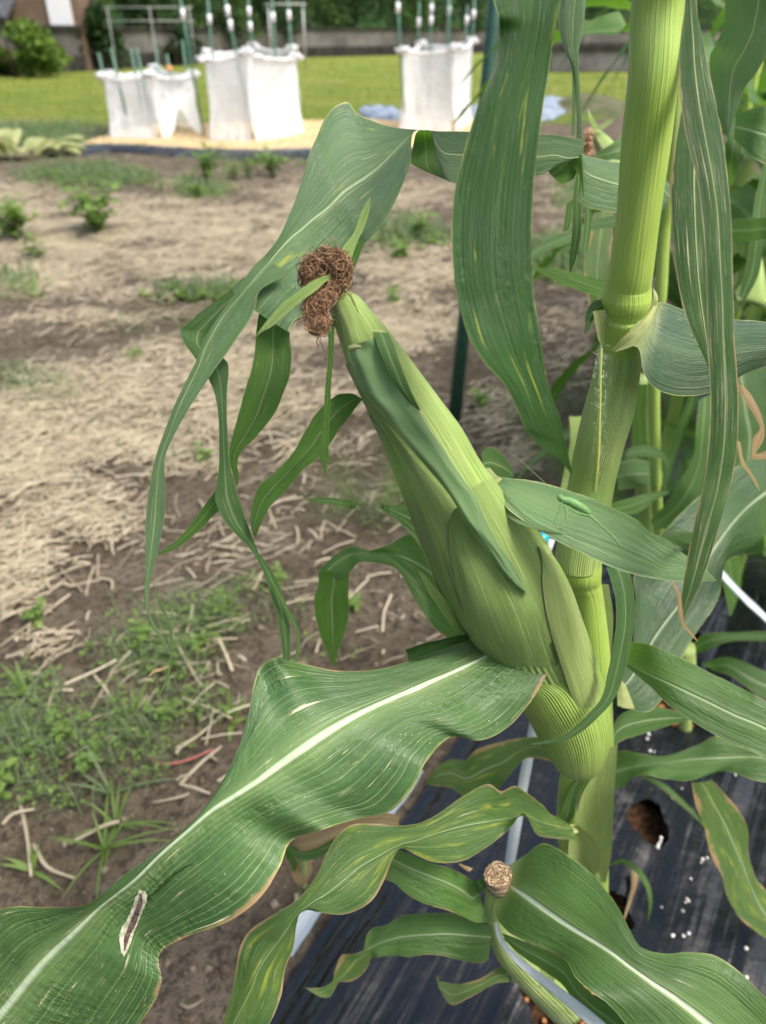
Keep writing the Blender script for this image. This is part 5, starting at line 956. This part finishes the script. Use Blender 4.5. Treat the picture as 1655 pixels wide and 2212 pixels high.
leaf('leaf', p2, [(1286,332,1290,345,72),(1318,312,1330,345,72),(1345,290,1360,350,73)], M['leaf_mid'], nu=9, seed=99)

b3 = rowp(.80, .38)
p3 = empty('corn_plant', b3, 'corn plant rooted in the granule-filled hole right of the ear', 'corn plant')
pxtube('stalk', p3, [(1452,1400,1500,1392,105),(1458,1450,1502,1445,107),(1464,1500,1498,1500,109),(1466,1560,1494,1560,112),(1464,1590,1500,1590,114)], M['husk_pale'], n=14)
leaf('leaf', p3, [(1326,1626,1324,1668,1320,1704,72),(1352,1620,1352,1660,1345,1702,71),(1385,1627,1380,1655,1366,1680,70),(1437,1633,1420,1650,1395,1674,69,0,-.6),(1504,1610,1490,1640,1440,1684,68),(1547,1590,1555,1636,1494,1686,67),(1600,1608,1610,1634,1564,1666,66.5,.3,.8),(1655,1630,1655,1636,1640,1688,66),(1740,1640,1740,1650,1730,1695,66),(1800,1660,1800,1661,1800,1662,66)], M['leaf_mid'], nu=15, per=6, wav=.05, seed=101)
leaf('leaf', p3, [(1494,1690,1515,1690,1537,1684,76),(1503,1740,1535,1728,1567,1716,77),(1520,1785,1560,1772,1602,1758,78),(1534,1846,1580,1815,1617,1798,79),(1558,1890,1600,1860,1618,1848,80,0,.5),(1570,1936,1620,1910,1634,1896,81),(1600,1986,1640,1955,1655,1923,82),(1655,2028,1670,2000,1690,1965,83),(1720,2080,1721,2080,1722,2080,84)], M['leaf_burn'], nu=13, per=6, wav=.05, seed=102, label='drooping blade with a scorched edge')
leaf('leaf', p3, [(1514,1437,1530,1440,110),(1540,1425,1545,1450,108),(1580,1420,1582,1462,106),(1655,1450,1655,1512,104),(1720,1470,1718,1500,104)], M['leaf_bg'], nu=9, per=5, wav=.05, seed=103)
leaf('leaf', p3, [(1500,1390,1504,1412,108),(1524,1368,1535,1402,106),(1590,1366,1580,1385,104),(1655,1364,1655,1386,102),(1720,1380,1720,1392,100)], M['leaf_bg'], nu=9, per=5, wav=.08, seed=104)
leaf('leaf', p3, [(1440,1150,1432,1186,90),(1510,1150,1500,1195,84),(1577,1159,1584,1180,80,0,.6),(1655,1159,1655,1202,77),(1740,1190,1740,1215,76)], M['leaf_mid'], nu=11, per=6, wav=.08, seed=105)
leaf('leaf', p3, [(1545,1180,1590,1170,100),(1560,1250,1600,1230,100),(1570,1300,1598,1280,100),(1575,1330,1580,1330,100)], M['leaf_lit'], nu=9, per=5, wav=.04, seed=106)

# plants in the blurred thicket, placed by hand leaves plus whole generated plants
def arch(name, parent, base, az, L, w, rise, droop, mat, seed, n=26, nu=9):
    rs = random.Random(seed); d = np.array((math.cos(az), math.sin(az), 0)); sd = np.array((-math.sin(az), math.cos(az), 0)); C = []; Wd = []
    for i in range(n):
        f = i / (n - 1); C.append(base + d * L * (f * .9 - .12 * f * f * droop) + np.array((0, 0, L * (rise * f - droop * f * f * 1.1))) + sd * L * .10 * nz(f * 2, seed)); Wd.append(w * min(1, (f * 5 + .35)) * (1 - f ** 2.6) ** .8 + .0008)
    C = np.array(C); tw = [rs.uniform(-.5, .5) + .6 * nz(f * 2.2, seed + 7) for f in np.linspace(0, 1, n)]
    Lp = np.array([c - (sd * math.cos(a) + np.array((0, 0, 1)) * math.sin(a)) * x / 2 - np.array((0, 0, -1)) * x * .12 for c, x, a in zip(C, Wd, tw)]); Rp = np.array([c + (sd * math.cos(a) + np.array((0, 0, 1)) * math.sin(a)) * x / 2 + np.array((0, 0, 1)) * x * .12 for c, x, a in zip(C, Wd, tw)])
    V, UV, F = blade(Lp, C, Rp, nu, .10, seed, .02); return mesh(name, V, F, mat, parent, UV)
def cornplant(base, hgt, seed, label, zmin=.15, nl=9, ear_=True, mats=('leaf_bg', 'leaf_mid', 'leaf_bg', 'leaf_lit'), azs=None):
    rs = random.Random(seed); r = empty('corn_plant', base, label, 'corn plant', 'corn plants further along the row')
    lean = np.array((rs.gauss(0, .02), rs.gauss(0, .02), 0)); pts = [base + np.array((0, 0, -.02)), base + lean * hgt * .5 + (0, 0, hgt * .5), base + lean * hgt + (0, 0, hgt)]
    V, F = wtube(pts, [.014, .012, .007], 12, 6); n_ = len(V) // 12; UV = np.array([(i % 12 / 12, i // 12 * .03) for i in range(len(V))]); mesh('stalk', V, F, M['stalk'], r, UV)
    for i in range(nl):
        z = zmin + (hgt - zmin) * (i + .3) / nl; az = (azs[i % len(azs)] if azs else (i * math.pi + rs.gauss(0, .5) + seed)); 
        arch('leaf', r, base + lean * z + (0, 0, z), az, rs.uniform(.45, .68), rs.uniform(.055, .085), rs.uniform(.5, 1.0), rs.uniform(.7, 1.1), M[mats[i % len(mats)]], seed * 31 + i)
    if ear_:
        a = rs.uniform(0, 6.28); z = hgt * .45; d = np.array((math.cos(a) * .35, math.sin(a) * .35, 1)); d /= np.linalg.norm(d); b = base + lean * z + (0, 0, z)
        V, F = wtube([b, b + d * .05, b + d * .12, b + d * .20, b + d * .26], [.010, .024, .027, .018, .006], 14, 5); UV = np.array([(i % 14 / 14, i // 14 * .012) for i in range(len(V))]); e = mesh('corn_ear', V, F, M['husk_bright'], r, UV)
        V, F = wtube([b + d * .25, b + d * .28 + (.005, 0, 0), b + d * .27 + (.02, 0, -.03)], [.008, .010, .003], 8, 4); mesh('silk', V, F, M['silk'], e)
    return r
EX = [(1410,1085,.95,'corn plant in the thicket right behind the foreground stalk'),(1470,1235,.9,'low corn plant behind the drooping broad leaf right of the stalk'),(1565,1300,.85,'short corn plant by the slanting pale tape'),(1505,1010,1.1,'corn plant behind the streaked hanging blades'),(1590,1075,1.0,'corn plant behind the curled brown leaf tips'),
      (1650,1190,.9,'corn plant cut by the right edge above the tape'),(1440,905,1.05,'corn plant seen under the wet broken leaf at the stalk collar'),(1545,840,1.15,'corn plant in the middle of the right thicket'),(1625,905,1.1,'corn plant at the right edge level with the brown tips'),(1600,730,1.2,'corn plant behind the horizontal leaf band'),(1660,640,1.25,'corn plant at the right edge behind the curled pale husk'),(1500,720,1.15,'far corn plant glimpsed between stalk and streaked blade'),(1615,500,1.3,'farthest corn plant in the upper right')]
for i, (u_, v_, h_, lb_) in enumerate(EX): cornplant(G(u_, v_), h_, 21 + 3 * i, lb_, .1, 11, ear_=i % 2 == 0, mats=('leaf_bg', 'leaf', 'leaf_mid', 'leaf_bg', 'leaf_lit'), azs=None if u_ > 1530 else [.2, 1.3, -.7, .8, 2.1, -1.4, .5, 1.8, -.2, 2.9, 1.0])
# hand-placed leaves of one plant filling the lower thicket
b4 = rowp(1.22, .42); p4 = empty('corn_plant', b4, 'corn plant with pale yellow-green sheaths and broad leaves right of the stalk', 'corn plant')
pxtube('stalk', p4, [(1372,820,1420,820,88),(1370,900,1422,900,92),(1366,980,1424,980,96),(1372,1060,1418,1060,101),(1380,1150,1416,1150,108),(1388,1230,1416,1230,116)], M['husk_pale'], n=14)
leaf('leaf_sheath', p4, [(1378,830,1400,830,86),(1365,900,1396,880,88),(1368,970,1400,950,92),(1380,1000,1404,1000,95)], M['leaf_lit'], nu=7, seed=111)
leaf('leaf', p4, [(1510,864,1537,850,82),(1503,930,1535,920,82),(1496,990,1522,1020,83),(1470,1037,1500,1090,84),(1440,1085,1460,1130,86),(1405,1125,1415,1150,88)], M['leaf_mid'], nu=11, per=6, wav=.05, seed=112)
leaf('leaf', p4, [(1424,1070,1436,1072,88),(1440,1000,1455,1000,86),(1460,930,1480,935,84),(1484,865,1506,865,82),(1500,800,1520,800,80)], M['leaf_bg'], nu=7, per=5, wav=.04, seed=113)
leaf('leaf', p4, [(1337,984,1337,994,84),(1362,967,1356,990,83),(1392,962,1390,986,83),(1430,974,1425,990,84),(1450,1000,1445,1010,85)], M['leaf'], nu=9, per=5, wav=.05, seed=114)
leaf('leaf', p4, [(1332,1000,1335,1060,90),(1370,990,1375,1055,91),(1410,1000,1412,1050,92),(1440,1030,1438,1045,93)], M['leaf'], nu=9, seed=115)
leaf('leaf', p4, [(1444,1060,1446,1064,82),(1404,1064,1410,1085,82),(1370,1074,1380,1108,81),(1334,1084,1345,1115,80),(1300,1095,1310,1115,80)], M['leaf_mid'], nu=9, per=5, wav=.05, seed=116)
leaf('leaf', p4, [(1230,900,1262,900,96),(1232,950,1258,950,96),(1222,1010,1240,1010,96),(1210,1060,1225,1060,96)], M['husk_pale'], nu=7, seed=117, label='pale dry sheath beside the stalk')
leaf('leaf', p4, [(1590,247,1585,300,58),(1620,235,1608,322,57),(1655,227,1634,347,56),(1700,240,1690,360,56),(1760,280,1759,300,57)], M['leaf_bg'], nu=11, per=6, wav=.04, seed=118)
leaf('leaf', p4, [(1575,255,1605,250,60),(1568,300,1602,320,60),(1568,350,1590,380,61),(1575,400,1580,405,62)], M['leaf'], nu=9, seed=119)
leaf('leaf', p4, [(1580,474,1580,522,70),(1620,472,1620,522,68),(1655,470,1655,517,66),(1720,475,1720,510,64)], M['leaf_mid'], nu=11, seed=120)
leaf('leaf', p4, [(1650,355,1662,355,75),(1630,433,1655,440,75),(1622,500,1650,510,75),(1610,580,1640,590,76),(1595,640,1610,650,77)], M['leaf_bg'], nu=9, seed=121)
leaf('leaf', p4, [(1600,620,1660,540,95),(1605,650,1670,640,95),(1620,665,1680,665,96)], M['husk_bright'], nu=9, seed=122, cup=.3)
leaf('leaf', p4, [(1545,830,1655,780,105),(1550,900,1670,870,104),(1560,960,1680,940,104),(1575,1020,1650,1020,104)], M['leaf_bg'], nu=13, per=5, wav=.08, seed=123)

# ================================================================ KATYDID on the ear's right-hand blade
mb = MB(); kd = .345
def kp(pts, dd=0.): return [P(*T('F', q)[0], kd - dd - (q[2] if len(q) > 2 else 0)) for q in [(a[0], a[1]) for a in pts]]
b_ = [(312,1008),(330,1022),(352,1030),(390,1040),(430,1062),(470,1085),(500,1108),(516,1124)]
V, F = wtube(kp(b_, .004), [.0009, .0017, .0018, .0022, .0023, .0019, .0013, .0004], 12, 4); mb.add(V, F)
for pts, r0 in (([(500,1125),(530,1145),(600,1210),(660,1265),(712,1328)], .00042), ([(430,1035),(470,1022),(540,1030),(600,1044)], .0003), ([(330,1040),(318,1080),(300,1125),(284,1165)], .0003), ([(345,1060),(358,1105),(362,1130),(345,1175),(325,1222)], .00035), ([(400,1015),(420,1005),(440,1010)], .0003), ([(318,1003),(300,985),(285,950),(268,935)], .00018), ([(322,1000),(330,940),(345,840),(365,760),(376,715)], .00013), ([(312,1003),(180,880),(60,770),(0,720)], .00010), ([(460,1120),(500,1130),(470,1128),(380,1090)], .0004)):
    V, F = wtube(kp(pts, .005), [r0 * 1.3, r0, r0 * .8], 6, 4); mb.add(V, F)
V, F = wtube(kp([(305,1002),(318,1012),(326,1020)], .0045), [.0008, .0017, .0014], 10, 3); mb.add(V, F)
mb.build('katydid', M['katydid'], None, smooth=True, label='small pale green katydid sitting on the blade right of the ear', cat='insect')

# ================================================================ individual weeds and stray straw
def grassweed(base, n, L, w, label, seed, mat='weed', cat='weed', name='grass_weed', group=None, spread=1.0):
    rs = random.Random(seed); V = []; F = []
    for i in range(n):
        az = rs.uniform(0, 6.28); l = L * rs.uniform(.5, 1.1); el = rs.uniform(.35, 1.3); d = np.array((math.cos(az) * math.cos(el) * spread, math.sin(az) * math.cos(el) * spread, math.sin(el))); sd = np.array((-math.sin(az), math.cos(az), 0)); b = len(V)
        for j in range(7):
            f = j / 6; c = base + d * l * f + np.array((0, 0, -l * .45 * f * f * math.cos(el))); ww = w * (1 - f ** 2) * min(1, .5 + f * 3); V += [c - sd * ww / 2, c + sd * ww / 2]
        F += [(b + 2 * j, b + 2 * j + 1, b + 2 * j + 3, b + 2 * j + 2) for j in range(6)]
    return mesh(name, V, F, M[mat], None, label=label, cat=cat, group=group)
def broadweed(base, hgt, n, ls, label, seed, mat='weed', name='leafy_weed', wid=.5, group=None):
    rs = random.Random(seed); r = empty(name, base, label, 'weed', group); mb = MB(); Vl = []; Fl = []
    for s in range(max(3, n // 9)):
        az = rs.uniform(0, 6.28); tip = base + np.array((math.cos(az) * hgt * wid * rs.random(), math.sin(az) * hgt * wid * rs.random(), hgt * rs.uniform(.6, 1))); V, F = wtube([base - (0, 0, .01), (base + tip) / 2 + (0, 0, hgt * .1), tip], [hgt * .012, hgt * .006], 5, 3); mb.add(V, F)
        for i in range(9):
            f = rs.uniform(.25, 1.05); c = base + (tip - base) * f; a = rs.uniform(0, 6.28); l = ls * rs.uniform(.6, 1.2); d = np.array((math.cos(a), math.sin(a), rs.uniform(-.2, .5))); sd = np.array((-math.sin(a), math.cos(a), rs.gauss(0, .2))); b = len(Vl)
            Vl += [c, c + d * l * .35 + sd * l * .28 + (0, 0, .1 * l), c + d * l * .35 - sd * l * .28 + (0, 0, .1 * l), c + d * l * .75 + sd * l * .2, c + d * l * .75 - sd * l * .2, c + d * l - (0, 0, .12 * l)]; Fl += [(b, b + 2, b + 1), (b + 1, b + 2, b + 4, b + 3), (b + 3, b + 4, b + 5)]
    mb.build('stem', M['weed'], r, smooth=True); mesh('foliage', Vl, Fl, M[mat], r, smooth=False)
def gz(u, v): p = G(u, v); return np.array((p[0], p[1], gh(p[0], p[1])))
BW = [(215,505,.22,60,.060,'bushy light green weed alone on the straw, left of centre'),(35,515,.20,45,.065,'green leafy weed on the straw at the left edge'),(445,395,.24,50,.055,'taller dark green weed in front of the middle net cage'),(535,385,.14,20,.05,'small bright weed in front of the black film edge'),(590,382,.17,28,.06,'wider bright weed right of the small one before the film edge'),(425,430,.09,24,.04,'low green plant beside the taller dark weed'),
      (500,385,.10,20,.045,'tiny weed just left of two brighter weeds near the film'),(85,560,.10,16,.04,'little weed on the straw below the left leafy weed'),(220,500,.08,14,.05,'low side shoots at the foot of the bushy light green weed'),(870,560,.09,18,.04,'small weed between the silk and the hanging blade'),(290,780,.05,16,.022,'small weed seedling on the soil left of the leaf corner'),(885,980,.07,14,.03,'bright little weed right of the ear near the pipe'),
      (85,1355,.045,14,.020,'fresh smartweed sprout at lower left beside long straw'),(1045,880,.06,12,.03,'small weed on the soil right of the green pipe'),(450,1005,.05,10,.02,'tiny sprout beside the dangling leaf tails'),(420,1400,.05,27,.013,'rounded green weed clump near the long straw stalk'),(300,1400,.05,27,.014,'second rounded weed clump left of the dangling curl tip'),(360,1545,.045,27,.012,'light green feathery weed below the dangling curl tip'),
      (600,1270,.035,18,.015,'loose green weed above the hanging bright leaf tip'),(150,1590,.05,27,.013,'mat-like weed in the lower left grass patch'),(200,1660,.045,27,.012,'small-leaved weed at the edge of the lower left grass'),(15,1705,.05,14,.018,'leafy weed touching the left edge near the bottom'),(770,1300,.04,12,.016,'little weed left of the ear base on bare soil'),(480,1310,.04,14,.016,'little weed left of the twisted leaf tail'),(905,520,.12,20,.05,'airy green weed beyond the silk'),(850,655,.06,12,.03,'faint weed right of the silk on straw')]
for i, (u, v, h, n, ls, lb) in enumerate(BW): broadweed(gz(u, v), h * 1.1, n * (3 if v < 600 else 2), ls * 1.1, lb, 200 + i, wid=.75)
GW = [(80,640,9,.20,.010,'arching grass clump on the straw at the left','weed'),(60,850,14,.13,.008,'thin upright grass left of the leaf corner','weed_grey'),(120,835,10,.12,.008,'bluish grass tuft beside the thin upright grass','weed_grey'),(225,1830,12,.12,.0045,'spreading crabgrass with long stems on bare soil at lower left','weed'),(250,1780,11,.11,.0045,'dewy crabgrass tuft above the spreading one','weed'),(290,1545,7,.10,.007,'grass tuft below the dangling curl tip','weed'),(240,1710,6,.12,.006,'upright dew-covered grass blades at lower left','weed_grey'),
      (60,1500,6,.13,.008,'broad grass blade rising at the lower left edge','weed'),(20,1560,8,.12,.007,'grass tuft leaning in at the left edge','weed_grey'),(500,1560,3,.06,.011,'pale shoot sprouting beside the big blade edge','weed'),(500,1310,9,.06,.007,'small grass clump left of the tail ends','weed'),(0,1010,5,.13,.008,'single grass at the left edge over the straw','weed'),(380,1000,7,.07,.004,'fine grass behind the middle leaf tail','weed_grey'),(960,1085,9,.08,.006,'grass clump hidden left of the ear','weed_grey'),(600,2010,6,.06,.006,'bright small grass under the big blade','weed'),(640,1990,6,.06,.005,'thin grass stalks between the two big blades','weed'),(460,1330,7,.05,.006,'grass tuft by the round weed clump','weed'),(70,1880,7,.06,.006,'short grass at the lower left corner over bare soil','weed')]
for i, (u, v, n, L, w, lb, mt) in enumerate(GW): grassweed(gz(u, v), n, L, w, lb, 300 + i, mt)
# pale big-leaved plant at the far left
pb = gz(30, 335); pv = empty('pale_leafed_plant', pb, 'pale yellow-green broad-leaved plant at the left edge before the lawn', 'plant')
pm = simple('pale_leaf', (.35, .40, .16), (.52, .54, .26), 8, .6, .3, .3, .01, transl=.4)
for i in range(16):
    a = i * 2.4; d = np.array((math.cos(a), math.sin(a), .5 + .5 * random.Random(i).random())); l = .30 + .16 * random.Random(i + 50).random(); sd = np.array((-math.sin(a), math.cos(a), 0)); c0 = pb + np.array((math.cos(a) * .28, math.sin(a) * .1, .02))
    V = []; 
    for j in range(7):
        f = j / 6; w = .11 * math.sin(math.pi * (f * .85 + .1)); c = c0 + d * l * f - np.array((0, 0, l * .6 * f * f)); V += [c - sd * w, c + (0, 0, -.02), c + sd * w]
    mesh('leaf', V, grid_faces(7, 3), pm, pv)
# thin weed blades on the film
r = empty('grass_weed', on_film(1330, 1870), 'single curved green grass blade growing through the black film near the dark hole', 'weed')
leaf('blade', r, [(1316,1868,1316,1872,88),(1345,1855,1345,1865,86),(1380,1874,1372,1884,84),(1403,1908,1393,1914,83),(1410,1946,1401,1948,83),(1404,1980,1400,1980,84),(1398,1998,1399,1999,85)], M['leaf_mid'], nu=5, per=6)
r = empty('grass_weed', on_film(1395, 1680), 'thin straight grass blade arching over the film beside the wavy leaf', 'weed')
leaf('blade', r, [(1385,1672,1387,1680,92),(1430,1690,1424,1700,90),(1470,1722,1462,1732,89),(1510,1765,1505,1770,89),(1532,1800,1533,1801,90)], M['leaf_mid'], nu=5, per=6)
r = empty('withered_stem', on_film(1385, 1850), 'withered tan stem hanging from the dark hole over the film', 'dry stem')
pxtube('stem', r, [(1362,1880,1380,1880,92.5),(1362,1920,1374,1920,91),(1350,1970,1356,1970,89),(1346,1990,1348,1990,88)], M['leaf_brown'], n=7, flat=.5)
# larger stray straw pieces near the camera
SS = [(0,1335,60,1280),(60,1240,100,1310),(100,1310,62,1390),(300,1390,515,1386),(90,1455,20,1480),(200,1540,250,1450),(150,1820,260,1780),(0,1400,70,1350),(130,1230,180,1280),(210,1250,245,1285),(470,1430,480,1460),(380,1620,470,1560),(390,1700,480,1620),(330,1740,410,1720),(30,1240,110,1215),(250,1110,310,1130),(330,1060,290,1120),(60,1050,110,1090),(160,1060,170,1105),(210,1010,260,1040),(120,980,190,985),(435,1540,455,1560),(440,1650,470,1650),(40,1720,70,1900),(75,1830,160,1895),(10,1790,80,1760),(640,1140,644,1180),(430,1085,455,1130),(520,1270,570,1240),(610,2190,650,2184),(390,2170,440,2160),(640,1930,650,1990),(460,1180,560,1195),(90,905,160,880),(30,960,120,940),(200,880,270,900)]
mS = M['strawm']; rs = random.Random(77); mbs = MB()
for i, (u0, v0, u1, v1) in enumerate(SS):
    a, b = gz(u0, v0) + (0, 0, .008), gz(u1, v1) + (0, 0, .010); mid = (a + b) / 2 + np.array((rs.gauss(0, .006), rs.gauss(0, .006), rs.uniform(0, .006)))
    V, F = wtube([a, mid, b], [rs.uniform(.002, .0035), rs.uniform(.0015, .003)], 6, 4); mbs.add(V, F)
me = mbs.build('stray_straw', mS, None, smooth=True, kind='stuff', label='larger loose straw stalks lying on the soil at the left', cat='straw')
r = empty('smartweed_stem', gz(480, 1640), 'reddish creeping weed stem on the soil by the big blade', 'weed'); V, F = wtube([gz(320, 1640) + (0, 0, .01), gz(350, 1655) + (0, 0, .012), gz(400, 1650) + (0, 0, .012), gz(460, 1625) + (0, 0, .01)], .0016, 6, 6); mesh('stem', V, F, simple('red_stem', (.28, .07, .07), (.38, .13, .10), 60), r)
r2 = grassweed(gz(500, 1545), 5, .055, .012, 'yellow-green shoot leaf left of the fold of the big blade', 377, 'weed')
